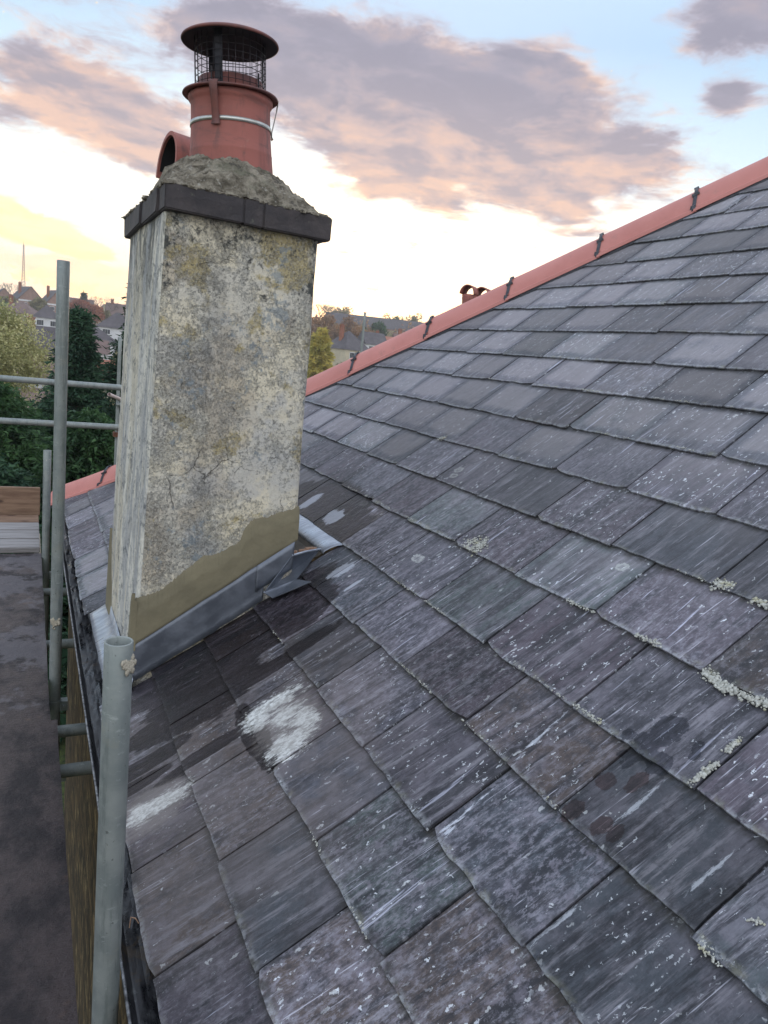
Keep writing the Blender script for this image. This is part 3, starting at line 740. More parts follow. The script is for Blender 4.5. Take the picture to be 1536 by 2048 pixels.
crust([(1.568, 2.72), (1.58, 2.69)], .018, 70, .003, .3)

# gutter, fascia, wall --------------------------------------------------------
mb = MB(); prof = []
for k in range(15):
    t = math.pi + math.pi * k / 14
    prof.append((.2300 + .051 * math.cos(t), -1.228 + .056 * math.sin(t)))
gr_ = [[(px, y, pz + .002 * noise.noise(Vector((px * 40, y * 6, 0)))) for px, pz in prof] for y in np.linspace(-1.6, 5.95, 120)]
mb.grid(gr_); me = mb.mesh('gutter'); solidify(me, .004); gut = link('gutter', me, 'gutter_iron', house, smooth=True)
mb = MB(); mb.pipe([(.1785 + .0012 * noise.noise(Vector((0, y * 9, 0))), y, -1.226) for y in np.linspace(-1.6, 5.95, 160)], .0032, 6)
mb.build('gutter_lip', 'lip_worn', gut, smooth=True)
for y in (1.62, 3.02, 4.6):
    mb = MB(); P_ = [[(.2300 + .055 * math.cos(t), yy, -1.228 + .060 * math.sin(t)) for t in [math.pi * (1 + k / 14) for k in range(15)]] for yy in (y - .045, y + .045)]
    mb.grid(P_); P_ = [[(.2300 + .047 * math.cos(t), yy, -1.228 + .052 * math.sin(t)) for t in [math.pi * (1 + k / 14) for k in range(15)]] for yy in (y - .04, y + .04)]
    mb.grid(P_); mb.build('gutter_union', 'gutter_iron', gut, smooth=True)
# silt lying in the gutter
mb = MB(); P_ = []
for y in np.linspace(-1.6, 5.9, 220):
    P_.append([(.192 + .076 * c, y, -1.268 + .003 * fbm((c * 3, y * 4, 0)) + .0015 * noise.noise(Vector((c * 30, y * 30, 1)))) for c in np.linspace(0, 1, 8)])
mb.grid(P_); mb.build('gutter_silt', 'gutter_iron', gut)
mb = MB(); mb.pipe([(.206, 1.42, -1.235), (.209, 1.425, -1.214), (.216, 1.41, -1.206), (.222, 1.40, -1.212)], .0014, 5); mb.build('copper_wire', 'copper_bits', gut)
mb = MB(); mb.box((.284, -1.6, -1.34), (.298, 5.75, -1.175)); mb.build('fascia_board', 'fascia_black', house)
mb = MB(); mb.box((.300, -2.2, -6.6), (.52, 5.70, -1.26)); mb.box((.300, 5.70, -6.6), (5.5, 5.93, -1.26)); mb.build('wall', 'stock_brick', house)

# ================================================================== THE CHIMNEY
chim = empty('chimney', (.6, 2.8, -1.2), label='tall rendered chimney stack patched with lichen, one caged clay pot on top', cat='chimney')
mb = MB()
def stack_pt(fx, fy, fz):
    x0 = .313 + (.352 - .313) * fz; x1 = .866 + (.853 - .866) * fz
    xf = .325 + (.361 - .325) * fz
    xa = xf + (x0 - xf) * fy
    return (xa + (x1 - xa) * fx, 2.412 + fy * .80, -1.24 + fz * (1.613))
def wob(p, a=.0035): return noise.noise(Vector(p) * 4.5) * a + noise.noise(Vector(p) * 16) * a * .45
NZ, NX, NY = 90, 34, 44
def rnd_corner(fx, fy):
    return fx, fy
F = [[stack_pt(fx, 0, fz) for fx in np.linspace(0, 1, NX)] for fz in np.linspace(0, 1, NZ)]
Rr = [[stack_pt(1, fy, fz) for fy in np.linspace(0, 1, NY)] for fz in np.linspace(0, 1, NZ)]
Bk = [[stack_pt(fx, 1, fz) for fx in np.linspace(1, 0, NX)] for fz in np.linspace(0, 1, NZ)]
Lf = [[stack_pt(0, fy, fz) for fy in np.linspace(1, 0, NY)] for fz in np.linspace(0, 1, NZ)]
ring = [f[:-1] + r[:-1] + k[:-1] + l[:-1] for f, r, k, l in zip(F, Rr, Bk, Lf)]
cen = Vector((.6, 2.81, 0)); nR = len(ring[0]); vs = []
for row in ring:
    rr = []
    for i, p in enumerate(row):
        q = Vector(p); d = Vector((q.x - cen.x, q.y - cen.y, 0)).normalized()
        # ease the arrises
        cds = min((Vector(p) - Vector(row[j])).length for j in (0, NX - 1, NX + NY - 2, 2 * NX + NY - 3))
        e = .010 * max(0, 1 - cds / .02)
        rr.append(tuple(q + d * (wob(p) - e)))
    vs += rr
fs = [(r * nR + i, r * nR + (i + 1) % nR, (r + 1) * nR + (i + 1) % nR, (r + 1) * nR + i) for r in range(NZ - 1) for i in range(nR)]
mb.addv(vs, fs); stack = mb.build('rendered_stack', 'old_render', chim, smooth=True)

# fresh cement patch (front face) plus its return on the street side
up = [(.3225, -.842), (.34, -.835), (.368, -.824), (.40, -.812), (.439, -.780), (.47, -.752), (.502, -.729), (.533, -.697), (.56, -.694), (.591, -.686), (.625, -.665), (.648, -.654), (.660, -.640), (.667, -.609), (.680, -.585), (.696, -.570), (.725, -.556), (.756, -.552), (.791, -.537), (.82, -.529), (.861, -.524)]
ux = [a for a, _ in up]; uz = [b_ for _, b_ in up]
def lowz(x): return -1.014 + (x - .315) * (.360 / .543)
mb = MB(); P_ = []
for fx in np.linspace(0, 1, 220):
    x = .3225 + fx * (.862 - .3225)
    zt = float(np.interp(x, ux, uz)) + .004 * noise.noise(Vector((x * 45, 0, 0))) + .0065 * noise.noise(Vector((x * 170, 0, 5)))
    zb = lowz(x); colm = []
    for k in range(16):
        f = k / 15; z = zb + (zt - zb) * f
        off = .0105 + .0016 * noise.noise(Vector((x * 7, z * 7, 2)))
        if k == 15: off = -.002
        elif k > 10: off *= (1, .8, .6, .42, .25)[k - 10]
        if k == 0: off = -.002
        colm.append((x, 2.412 - off, z if k else z + .001))
    P_.append(colm)
mb.grid(P_)
# return
P_ = []
for k in range(16):
    f = k / 15; rowp = []
    for j in range(8):
        g_ = j / 7; wdt = .085 * (1 - f) ** .6 + .004
        z = -1.03 + f * (.21) ; rowp.append((.3245 - .0095 - (.004 if 0 < j < 7 else -.006), 2.402 + g_ * wdt, z))
    P_.append(rowp)
mb.grid(P_)
P_ = [[(.3175 - .009, 2.402, z), (.3275, 2.4005, z)] for z in np.linspace(-1.02, -.845, 6)]; mb.grid(P_)
mb.build('cement_patch', 'fresh_cement', chim, smooth=True)
mb = MB(); P_ = []
for k in range(14):
    f = k / 13; P_.append([(.3135 + .02 * (j / 4) * .1 + .039 * (f * .22) - .006 * (1 if j < 4 else -.5), 3.214 - (.16 * (1 - f) + .01) * j / 4, -1.16 + .36 * f) for j in range(5)])
mb.grid(P_); mb.build('cement_strip', 'fresh_cement', chim, smooth=True)

# side flashing (stepped lead turned up the wall)
def dress(mb, A, B, C_, D_, n=16, m=6, amp=.0035, sd=0):
    A, B, C_, D_ = map(Vector, (A, B, C_, D_)); nn = (B - A).cross(D_ - A).normalized(); P_ = []
    for i in range(n + 1):
        r_ = []
        for j in range(m + 1):
            p = A.lerp(B, i / n).lerp(D_.lerp(C_, i / n), j / m)
            r_.append(tuple(p + nn * amp * (noise.noise(p * 13 + Vector((sd, 0, 0))) + .4 * noise.noise(p * 40))))
        P_.append(r_)
    mb.grid(P_)
mb = MB(); bottoms = []
P_ = []
for fx in np.linspace(0, 1, 90):
    x = .317 + fx * .435
    zb = zr(x) + .006 + .006 * noise.noise(Vector((x * 30, 4, 0))); zt = lowz(x) + .012
    P_.append([(x, 2.4065 - .002 * math.sin(3 * j) - (.004 if j == 0 else 0) + .0022 * noise.noise(Vector((x * 12, j * .5, 3))), zb + (zt - zb) * j / 6) for j in range(7)])
mb.grid(P_); me = mb.mesh('lead_flashing'); solidify(me, .002); link('lead_flashing', me, 'lead', chim, smooth=True)
mb = MB(); P_ = []
for fx in np.linspace(0, 1, 20):
    x = .722 + fx * .13; zb = max(zr(x) + .004, -.826 + (x - .73) * .64); zt = lowz(x) + .010
    P_.append([(x, 2.402, zb + (zt - zb) * j / 4) for j in range(5)])
mb.grid(P_); me = mb.mesh('lead_flashing'); solidify(me, .002); link('lead_flashing', me, 'lead', chim, smooth=True)
# outer edge of the side lead, dog-eared over the eave
mb = MB(); dress(mb, (.317, 2.404, -1.135), (.317, 2.404, -1.02), (.306, 2.46, -1.03), (.302, 2.46, -1.14), 6, 4, .001); me = mb.mesh('lead_flashing'); solidify(me, .002); link('lead_flashing', me, 'new_lead', chim, smooth=True)
# saddle at the upper corner
mb = MB()
Lp = Vector((.750, 2.394, -.832)); Tp = Vector((.843, 2.400, -.700)); tip = Vector((.978, 2.470, zr(.978) + .020)); Cp = Vector((.860, 2.372, zr(.860) + .016)); rb_ = Vector((.888, 2.296, zr(.888) + .012)); lb_ = Vector((.772, 2.356, zr(.772) + .014))
def tri(mb, A, B, C_, n=10, amp=.0025, sd=0):
    idx = {}; nn = (B - A).cross(C_ - A).normalized(); vs = []; fs = []
    for i in range(n + 1):
        for j in range(n + 1 - i):
            p = A + (B - A) * i / n + (C_ - A) * j / n; edge = min(i, j, n - i - j) / n
            idx[i, j] = len(vs); vs.append(tuple(p + nn * (amp * noise.noise(p * 22 + Vector((sd, 0, 0))) * min(1, edge * 6) - amp * 1.5 * edge)))
    for i in range(n):
        for j in range(n - i):
            fs.append((idx[i, j], idx[i + 1, j], idx[i, j + 1]))
            if i + j < n - 1: fs.append((idx[i + 1, j], idx[i + 1, j + 1], idx[i, j + 1]))
    mb.addv(vs, fs)
tri(mb, Lp, tip, Tp, sd=1); tri(mb, Lp, Cp, tip, sd=2); tri(mb, Lp, lb_, Cp, sd=3); tri(mb, lb_, rb_, Cp, sd=4)
me = mb.mesh('lead_saddle'); bm = bmesh.new(); bm.from_mesh(me); bmesh.ops.remove_doubles(bm, verts=bm.verts, dist=.0006); bm.to_mesh(me); bm.free()
solidify(me, .0028); sad = link('lead_saddle', me, 'lead', chim, smooth=True)
try: me.set_sharp_from_angle(angle=R(24))
except Exception: pass
mb = MB(); mb.pipe([Tp, Tp.lerp(tip, .5) + Vector((0, 0, .003)), tip], .0045, 7); mb.build('lead_roll', 'new_lead', chim, smooth=True)
mb = MB(); mb.pipe([Lp + Vector((0, -.001, .001)), Lp.lerp(tip, .35) + Vector((0, -.001, .001)), Lp.lerp(tip, .7), tip], .0030, 7); mb.build('crease_highlight_rod', 'new_lead', chim, smooth=True)  # crease highlight put in as a thin rod of brighter lead
mb = MB()
for k in range(46):
    f_ = random.random(); q_ = Tp.lerp(tip, f_ * .85); x, y = q_.x + random.gauss(0, .004), q_.y + .010 + random.random() * .010; z = q_.z + .004 + random.random() * .005; r_ = .0015 + random.random() * .0035
    mb.box((x - r_, y - r_, z - r_), (x + r_ * 1.8, y + r_, z + r_ * .6))
mb.build('mortar_crumbs', 'copper_bits', chim)
# back gutter: board and bright lead behind the stack
def rp(x, y, h): a = slope(x); return (x - math.sin(a) * h, y, zr(x) + math.cos(a) * h)
mb = MB(); P_ = []
for y in np.linspace(2.46, 3.26, 24):
    P_.append([(x, y + .012 * (1 - k / 5), z + .0015 * noise.noise(Vector((x * 40, y * 9, 2)))) for k, (x, z) in enumerate(((.855, -.752), (.88, -.748), (.91, -.740), (.94, -.730), (.968, -.722), (.990, zr(.990) + .004)))])
mb.grid(P_); mb.build('tilt_board', 'tilt_wood', chim)
mb = MB(); P_ = []
for y in np.linspace(2.452, 3.28, 40):
    k_ = .024 * (1 if y < 2.455 else 0)
    P_.append([(x - (.012 if y > 2.5 else 0) * 0, y + (x - .985) * (-.30 if y < 2.46 else 0), zr(x) + h_ + .0022 * noise.noise(Vector((x * 25, y * 7, 0)))) for x, h_ in ((.984, .004), (.990, .010), (1.01, .008), (1.03, .004), (1.048, -.004), (1.064, -.010))])
mb.grid(P_)
me = mb.mesh('back_gutter_lead'); solidify(me, .002); link('back_gutter_lead', me, 'new_lead', chim, smooth=True)
# street-side apron of bright lead
mb = MB(); P_ = []
for y in np.linspace(2.36, 3.225, 40):
    P_.append([(x, y, z + .004 * noise.noise(Vector((x * 20, y * 13, 0)))) for x, z in ((.246 + .003 * noise.noise(Vector((y * 20, 0, 0))), -1.186), (.262, -1.176), (.288, -1.160), (.314, -1.142), (.319, -1.10))])
mb.grid(P_); me = mb.mesh('lead_apron'); solidify(me, .002); link('lead_apron', me, 'new_lead', chim, smooth=True)

# brick oversailing course
cop = MB()
def capz(x, y): return .367 - (x - .6) * .02 + (3.0 - y) * .004
def brick(x0, y0, x1, y1):
    nz = .073
    vs = []
    for (x, y) in ((x0, y0), (x1, y0), (x1, y1), (x0, y1)):
        z = capz(x, y); vs.append((x, y, z)); vs.append((x, y, z + nz))
    cop.addv(vs, [(0, 2, 3, 1), (2, 4, 5, 3), (4, 6, 7, 5), (6, 0, 1, 7), (1, 3, 5, 7), (0, 6, 4, 2)])
for a, b_ in ((.352, .5868), (.5872, .6515), (.6519, .876)): brick(a, 2.372, b_, 2.478)
for k, (a, b_) in enumerate(((2.372, 2.478), (2.4784, 2.80), (2.8004, 3.255))):
    if k: brick(.352 - .008 * k, a, .455, b_)
    if k: brick(.775, a, .876, b_)
brick(.46, 3.15, .77, 3.255); brick(.455, 2.479, .775, 3.149)
cb = cop.mesh('brick_coping'); bm = bmesh.new(); bm.from_mesh(cb); bmesh.ops.bevel(bm, geom=bm.edges[:], offset=.0035, segments=2, affect='EDGES')
bmesh.ops.subdivide_edges(bm, edges=bm.edges[:], cuts=2, use_grid_fill=True)
for v_ in bm.verts: v_.co += Vector((fbm(v_.co, 18) * .0025, fbm(v_.co + Vector((9, 0, 0)), 18) * .0025, fbm(v_.co + Vector((0, 9, 0)), 14) * .003))
bm.to_mesh(cb); bm.free(); link('brick_coping', cb, 'coping_brick', chim)
# mortar flaunching
mb = MB(); P_ = []
pots = [((.602, 2.665), .146, .578), ((.600, 3.02), .115, .555)]
for fy in np.linspace(0, 1, 90):
    r_ = []
    for fx in np.linspace(0, 1, 66):
        xl = .359 - .014 * fy; x = xl + (.870 - xl) * fx; y = 2.380 + .868 * fy
        edge = min(fx * (.87 - xl), (1 - fx) * (.87 - xl), fy * .868, (1 - fy) * .868)
        zc = capz(x, y) + .073; z = zc + min(edge, .012) * .9
        for (cx_, cy_), rp_, zt in pots:
            d = math.hypot(x - cx_, y - cy_) - rp_
            reach = .20 if cy_ < 2.9 else .17
            f = max(0, min(1, 1 - d / max(.05, reach + .05)))
            f = f ** 1.3
            z = max(z, zc + (zt - zc) * f * min(1, edge / .045 + .08))
        z += (fbm((x, y, 1), 16) * .017 + fbm((x, y, 2), 60) * .008) * min(1, edge / .01 + .25)
        r_.append((x + fbm((x, y, 5), 20) * .004, y, z))
    P_.append(r_)
mb.grid(P_)
mb.build('mortar_flaunching', 'mortar', chim)
# ragged mortar bed along the brick edge
mb = MB(); bm = bmesh.new()
for k in range(170):
    t = random.random()
    if random.random() < .6: x, y = .36 + .50 * t, 2.384 + random.gauss(0, .004)
    else: x, y = .358 - .018 * t + random.gauss(0, .002), 2.40 + .83 * t
    r_ = .004 + random.random() * .009
    M = Matrix.Translation((x, y, capz(x, y) + .073)) @ Matrix.Rotation(random.random() * 6, 4, 'Z') @ Matrix.Diagonal((r_ * 1.6, r_, r_ * .55, 1))
    res = bmesh.ops.create_icosphere(bm, subdivisions=1, radius=1, matrix=M)
    for v_ in res['verts']: v_.co += Vector([random.gauss(0, r_ * .15) for _ in range(3)])
me = bpy.data.meshes.new('mortar_crust'); bm.to_mesh(me); bm.free(); link('mortar_crust', me, 'mortar', chim, kind='stuff')

# main pot
c1 = (.600, 2.665, 0)
tilt = Matrix.Translation((.611, 2.665, .55)) @ Matrix.Rotation(R(-4.2), 4, 'Y') @ Matrix.Diagonal((.955, .955, 1, 1)) @ Matrix.Translation((-.600, -2.665, -.55))
def tb(mb, *a, **k):
    mb.v = [tuple(tilt @ Vector(v)) for v in mb.v]
    return mb.build(*a, **k)
mb = MB(); mb.lathe([(.155, .50), (.1475, .548), (.1440, .590), (.1415, .620), (.1420, .624), (.1405, .628), (.1370, .68), (.1350, .74), (.1350, .768), (.1385, .774), (.1430, .780), (.1440, .792), (.140, .797), (.122, .797), (.118, .79), (.115, .56)], c1, 72)
tb(mb, 'chimney_pot', 'terracotta', chim, smooth=True)
# wire-cage cowl strapped on the pot
mb = MB(); mb.lathe([(.110, .798), (.150, .7965), (.1600, .795), (.1630, .798), (.1610, .802), (.140, .8045), (.110, .812), (.108, .846), (.103, .848), (.102, .812)], c1, 64)
cowl = tb(mb, 'chimney_cowl', 'cowl_red', chim, smooth=True)
mb = MB(); mb.lathe([(.0, .985), (.07, .983), (.12, .977), (.152, .966), (.160, .961), (.161, .957), (.156, .956), (.120, .965), (.07, .971), (0, .973)], c1, 64)
tb(mb, 'cowl_lid', ['cowl_dark'], cowl, smooth=True)
mb = MB(); mb.lathe([(.147, .9705), (.156, .9665), (.1625, .9625), (.1640, .9585), (.1625, .9555), (.1595, .9548)], c1, 64)
tb(mb, 'cowl_lid_rim', 'cowl_red', cowl, smooth=True)
mb = MB()
for z in (.826, .846, .866, .886, .906, .926, .946): mb.pipe([(c1[0] + .1185 * math.cos(t), c1[1] + .1185 * math.sin(t), z + .0012 * math.sin(5 * t + z * 90)) for t in [2 * math.pi * k / 48 for k in range(48)]], .0011, 5, closed=True)
for k in range(30):
    t = 2 * math.pi * (k + .15 * random.random()) / 30; x, y = c1[0] + .1195 * math.cos(t), c1[1] + .1195 * math.sin(t); mb.tube((x, y, .806), (x, y, .972), .0011, 5)
tb(mb, 'wire_mesh', 'wire', cowl, smooth=True)
for k, deg in enumerate((236, 352, 112)):
    t = R(deg); mb = MB(); ex = Vector((math.cos(t), math.sin(t), 0)); ey = Vector((-math.sin(t), math.cos(t), 0)); C_ = Vector((c1[0], c1[1], 0))
    P_ = [[tuple(C_ + ex * r_ + ey * e_ + Vector((0, 0, z))) for e_ in (-.0135, .0135)] for r_, z in ((.108, .805), (.110, .84), (.110, .90), (.110, .955), (.112, .972))]
    mb.grid(P_); me_ = mb; me2 = MB(); me2.v = [tuple(tilt @ Vector(v)) for v in mb.v]; me2.f = mb.f; me2.mi = mb.mi; me = me2.mesh('support_leg'); solidify(me, .002); link('support_leg', me, 'cowl_dark', cowl)
    mb = MB(); P_ = [[tuple(C_ + ex * r_ + ey * e_ * wd + Vector((0, 0, z))) for e_ in (-.0145, .0145)] for r_, z, wd in ((.150, .8115, 1.1), (.160, .809, 1.1), (.1645, .802, 1), (.160, .775, .9), (.150, .735, .8), (.1425, .705, .9), (.1425, .690, 1.0), (.1465, .686, 1.0))]
    mb.grid(P_); me2 = MB(); me2.v = [tuple(tilt @ Vector(v)) for v in mb.v]; me2.f = mb.f; me2.mi = mb.mi; me = me2.mesh('hook_strap'); solidify(me, .0022); link('hook_strap', me, 'cowl_red' if k == 0 else 'zinc', cowl, smooth=True)
for dx_, dy_ in ((.075, -.085), (-.082, -.075), (.02, .11)):
    mb = MB(); mb.tube((c1[0] + dx_, c1[1] + dy_, .812), (c1[0] + dx_, c1[1] + dy_, .862), .003, 8); tb(mb, 'threaded_stud', 'wire', cowl)
mb = MB(); mb.lathe([(.1368, .700), (.1392, .700), (.1388, .7125), (.1366, .7125), (.1368, .700)], c1, 64); tb(mb, 'jubilee_band', 'zinc', cowl, smooth=True)
# second pot with half-round hood
mb = MB(); mb.lathe([(.118, .50), (.116, .560), (.122, .575), (.124, .592), (.116, .603), (.105, .605), (.100, .60), (.098, .52)], (.595, 3.02, 0), 48); mb.build('chimney_pot', 'terracotta', chim, smooth=True)
mb = MB(); rows2 = []
Mh = Matrix.Translation((.600, 3.02, .592)) @ Matrix.Rotation(R(9), 4, 'Z') @ Matrix.Rotation(R(4), 4, 'Y')
for x in np.linspace(-.158, .158, 9):
    arc = [(x, -.112, -.012)] + [(x, -.112 * math.cos(t), .012 + .122 * math.sin(t)) for t in np.linspace(0, math.pi, 19)] + [(x, .112, -.012)]
    rows2.append([tuple(Mh @ Vector(p)) for p in arc])
mb.grid(rows2); me = mb.mesh('pot_hood'); solidify(me, .014); link('pot_hood', me, 'terracotta', chim, smooth=True)
try: me.set_sharp_from_angle(angle=R(40))
except Exception: pass
mb = MB(); mb.grid([[tuple(Mh @ Vector(p)) for p in [(x, -.0965 * math.cos(t), .010 + .106 * math.sin(t)) for t in np.linspace(0, math.pi, 19)]] for x in np.linspace(-.150, .150, 5)])
mb.build('dark_lining', 'hood_black', bpy.data.objects['pot_hood'], smooth=True)  # near-black sheet lining the inside of the hood

# ================================================================== SCAFFOLD
scf = empty('scaffold', (.1, 3.0, -6.5), label='galvanised tube scaffold along the gutter with upright poles and guard rails', cat='scaffold')
def open_tube(name, a, b_, r=.02415, wall=.004, parent=scf, mat='galvanised', n=32):
    a, b_ = Vector(a), Vector(b_); d = (b_ - a).normalized(); x = d.orthogonal().normalized(); y = d.cross(x); mb = MB()
    L = (b_ - a).length; k = max(2, int(L / .25)); P_ = []
    ts = [(a + d * (.35 if L > 1 else L * .4), r - wall), (a + d * .002, r - wall), (a, r - wall * .7), (a, r - .001), (a + d * .0015, r)] + [(a.lerp(b_, i / k), r) for i in range(1, k)] + [(b_ - d * .0015, r), (b_, r - .001), (b_, r - wall), (b_ - d * (.3 if L > 1 else L * .4), r - wall)]
    for p, q in ts: P_.append([tuple(p + (x * math.cos(t) + y * math.sin(t)) * q) for t in [2 * math.pi * i / n for i in range(n + 1)]])
    mb.grid(P_); return mb.build(name, mat, parent, smooth=True)
def on_line(a, b_, z):
    a, b_ = Vector(a), Vector(b_); return a + (b_ - a) * ((z - a.z) / (b_.z - a.z))
near_a, near_b = Vector((.1445, 1.2585, -.514)), Vector((.1440, 1.2570, -6.5))
open_tube('upright_tube', near_a, near_b)
p1a = Vector((.1195, 3.30, .2565)); p1b = Vector((.1150, 3.30, -6.5)); open_tube('upright_tube', p1a, p1b)
p2a = Vector((.1155, 5.22, -.785)); open_tube('upright_tube', p2a, (.1140, 5.22, -6.5))
for z in (-.422, -.745): open_tube('guard_rail', (-4.0, 6.40, z), (1.55, 6.40, z - .003))
for y in (2.642, 2.94, 3.854, 4.69): open_tube('transom_tube', (-1.35, y, -1.575), (.296, y + .01, -1.575))
open_tube('ledger_tube', (.075, -1.8, -1.63), (.072, 6.3, -1.63))
open_tube('upright_tube', (-1.25, 6.45, .3), (-1.25, 6.45, -6.5)); open_tube('upright_tube', (-1.25, 1.3, .2), (-1.25, 1.3, -6.5))
def coupler(p, ax='Z'):
    mb = MB(); p = Vector(p); mb.tube(p - Vector((0, 0, .025)), p + Vector((0, 0, .025)), .031, 16); mb.box((p.x + .02, p.y - .02, p.z - .022), (p.x + .055, p.y + .02, p.z + .022)); mb.tube(p + Vector((.04, -.03, 0)), p + Vector((.04, .035, 0)), .006, 8)
    mb.build('coupler', 'galvanised', scf)
coupler((.116, 3.30, -1.63)); coupler((.1145, 5.22, -1.63)); coupler((.116, 3.30, -1.98))
def splat(c_, n_, r0, parent, name='mortar_splat'):
    bm = bmesh.new(); c_ = Vector(c_); n_ = Vector(n_).normalized(); t_ = n_.orthogonal().normalized(); b2 = n_.cross(t_)
    for k in range(60):
        q = c_ + t_ * random.gauss(0, r0 * .45) + b2 * random.gauss(0, r0 * .45)
        rr = r0 * (.22 + .25 * random.random()); M = Matrix.Translation(q) @ n_.to_track_quat('Z', 'Y').to_matrix().to_4x4() @ Matrix.Diagonal((rr, rr * 1.3, .0013, 1))
        bmesh.ops.create_icosphere(bm, subdivisions=1, radius=1, matrix=M)
    me = bpy.data.meshes.new(name); bm.to_mesh(me); bm.free(); return link(name, me, 'mortar_splat', parent, smooth=True)
splat((.1445 + .016, 1.2585 - .0175, -.552), (.7, -.75, .1), .014, scf)
splat((.117 - .002, 3.2765, -1.235), (-.1, -1, .1), .018, scf)
# platform
bd_lab = ['grey scaffold board nearest the dark sheeting, laid across the corner', 'second grey scaffold board from the dark sheeting', 'third grey scaffold board, just before the brown edge board', 'brown-tinged scaffold board lying against the upright edge board']
for k in range(4):
    mb = MB(); y0 = 5.315 + .2365 * k; mb.box((-3.6, y0, -1.50 + .002 * k), (.082, y0 + .228, -1.462 + .002 * k))
    mb.build('scaffold_board', 'plank' if k < 3 else 'plank_brown', bevel=.004, label=bd_lab[k], cat='board', group='boards of the corner walkway')
mb = MB(); mb.box((-3.8, 6.285, -1.47), (.092, 6.323, -1.245)); mb.build('toe_board', 'plank_brown', bevel=.004, label='brown knotty board set on edge at the far end of the scaffold platform', cat='board')
mb = MB(); P_ = []
def sheet(name, x0, x1, y0, y1, z, t, lab):
    mb = MB(); P_ = []
    nx, ny = 46, 90
    for i in range(nx + 1):
        r_ = []
        for j in range(ny + 1):
            x = x0 + (x1 - x0) * i / nx; y = y0 + (y1 - y0) * j / ny
            if i == nx: x += .004 * noise.noise(Vector((y * 4, 0, 0)))
            r_.append((x, y, z + .0022 * fbm((x, y, 0), 3) + .0012 * noise.noise(Vector((x * 22, y * 22, 0)))))
        P_.append(r_)
    mb.grid(P_); me = mb.mesh(name); solidify(me, -t); return link(name, me, 'wet_ply', None, label=lab, cat='sheet', group='platform sheets')
sheet('platform_sheet', -1.3, .090, 2.86, 5.30, -1.500, .014, 'dark wet sheeting on the farther half of the scaffold platform, pale puddle marks')
sheet('platform_sheet', -1.3, .112, -1.4, 2.875, -1.482, .014, 'dark purplish wet sheeting on the nearer half of the scaffold platform')
# scaffold beyond the corner
s2 = empty('scaffold_pole', (1.075, 10.9, -6.5), label='thin grey scaffold pole with short pink-tipped cross tubes behind the big chimney', cat='scaffold pole')
open_tube('pole', (1.12, 10.9, -.045), (1.115, 10.9, -6.5), parent=s2)
for z, m_ in ((-.90, 'paint_pink'), (-1.32, 'paint_pink')):
    open_tube('cross_tube', (.97, 10.55, z + .10), (1.45, 11.5, z - .12), parent=s2, mat=m_)
open_tube('cross_tube', (1.09, 10.84, -.95), (2.6, 10.86, -.95), parent=s2); open_tube('cross_tube', (.95, 10.84, -2.05), (2.6, 10.86, -2.05), parent=s2)
mb = MB(); mb.box((1.07, 10.82, -1.40), (1.16, 10.95, -1.34)); mb.build('coupler', 'rust', s2)
s3 = empty('scaffold_pole', (6.28, 14.3, -6.5), label='lone grey scaffold pole standing up behind the salmon hip tiles', cat='scaffold pole')
open_tube('pole', (6.16, 14.3, .96), (6.16, 14.3, -6.5), parent=s3)
# neighbour's stack with three hooded pots
nb = empty('neighbour_chimney', (6.2, 10, -2), label='brick chimney beyond the hip with three clay pots under half-round hoods', cat='chimney')
mb = MB(); mb.box((5.85, 9.75, -6.5), (6.85, 10.25, .70)); mb.build('stack', 'chimney_brick', nb)
mb = MB(); mb.addv([(5.80, 9.70, .70), (6.9, 9.70, .70), (6.9, 10.3, .70), (5.8, 10.3, .70), (5.95, 9.9, .86), (6.75, 9.9, .86), (6.75, 10.1, .86), (5.95, 10.1, .86)], [(0, 1, 5, 4), (1, 2, 6, 5), (2, 3, 7, 6), (3, 0, 4, 7), (4, 5, 6, 7)]); mb.build('mortar_cap', 'mortar', nb)
for x in (5.99, 6.24, 6.49):
    mb = MB(); mb.lathe([(.10, .78), (.095, .94), (.112, 1.08), (.115, 1.13), (.10, 1.135)], (x, 10, 0), 20); p_ = mb.build('pot', 'terracotta', nb, smooth=True)
    mb = MB(); Mh = Matrix.Translation((x, 10, 1.135)) @ Matrix.Rotation(R(38), 4, 'Z'); rows2 = []
    for xx_ in np.linspace(-.13, .13, 3): rows2.append([tuple(Mh @ Vector(q)) for q in [(xx_, -.120 * math.cos(t), .135 * math.sin(t)) for t in np.linspace(0, math.pi, 13)]])
    mb.grid(rows2); me = mb.mesh('hood'); solidify(me, .016); link('hood', me, 'terracotta', p_, smooth=True)

# ================================================================== LAND
def T(x, y):
    d = math.hypot(x, y); z = float(np.interp(d, [0, 30, 70, 120, 200, 330, 430, 900, 3500], [-6.5, -6.5, -10.5, -9.5, -5.5, 2.0, 5.0, 6, 4]))
    s_ = min(1, max(0, (math.degrees(math.atan2(x, max(y, .01))) - 7) / 13)); r_ = float(np.interp(d, [0, 120, 200, 330, 430, 3500], [0, 1, 4.0, 9.0, 11.0, 9]))
    return z + s_ * r_
mb = MB(); rad = [0, 5, 10, 18, 30, 45, 60, 80, 100, 130, 160, 200, 240, 280, 330, 380, 430, 500, 560, 620, 680]; P_ = []
for k in range(97):
    t = 2 * math.pi * k / 96; P_.append([(r_ * math.sin(t), r_ * math.cos(t), T(r_ * math.sin(t), r_ * math.cos(t)) + (.5 * noise.noise(Vector((r_ * math.sin(t) * .05, r_ * math.cos(t) * .05, 0))) if r_ > 40 else 0)) for r_ in rad])
mb.grid(P_); me = mb.mesh('ground'); me.materials.append(MATS['hill_ground']); link('ground', me, None, None, smooth=True, kind='structure')
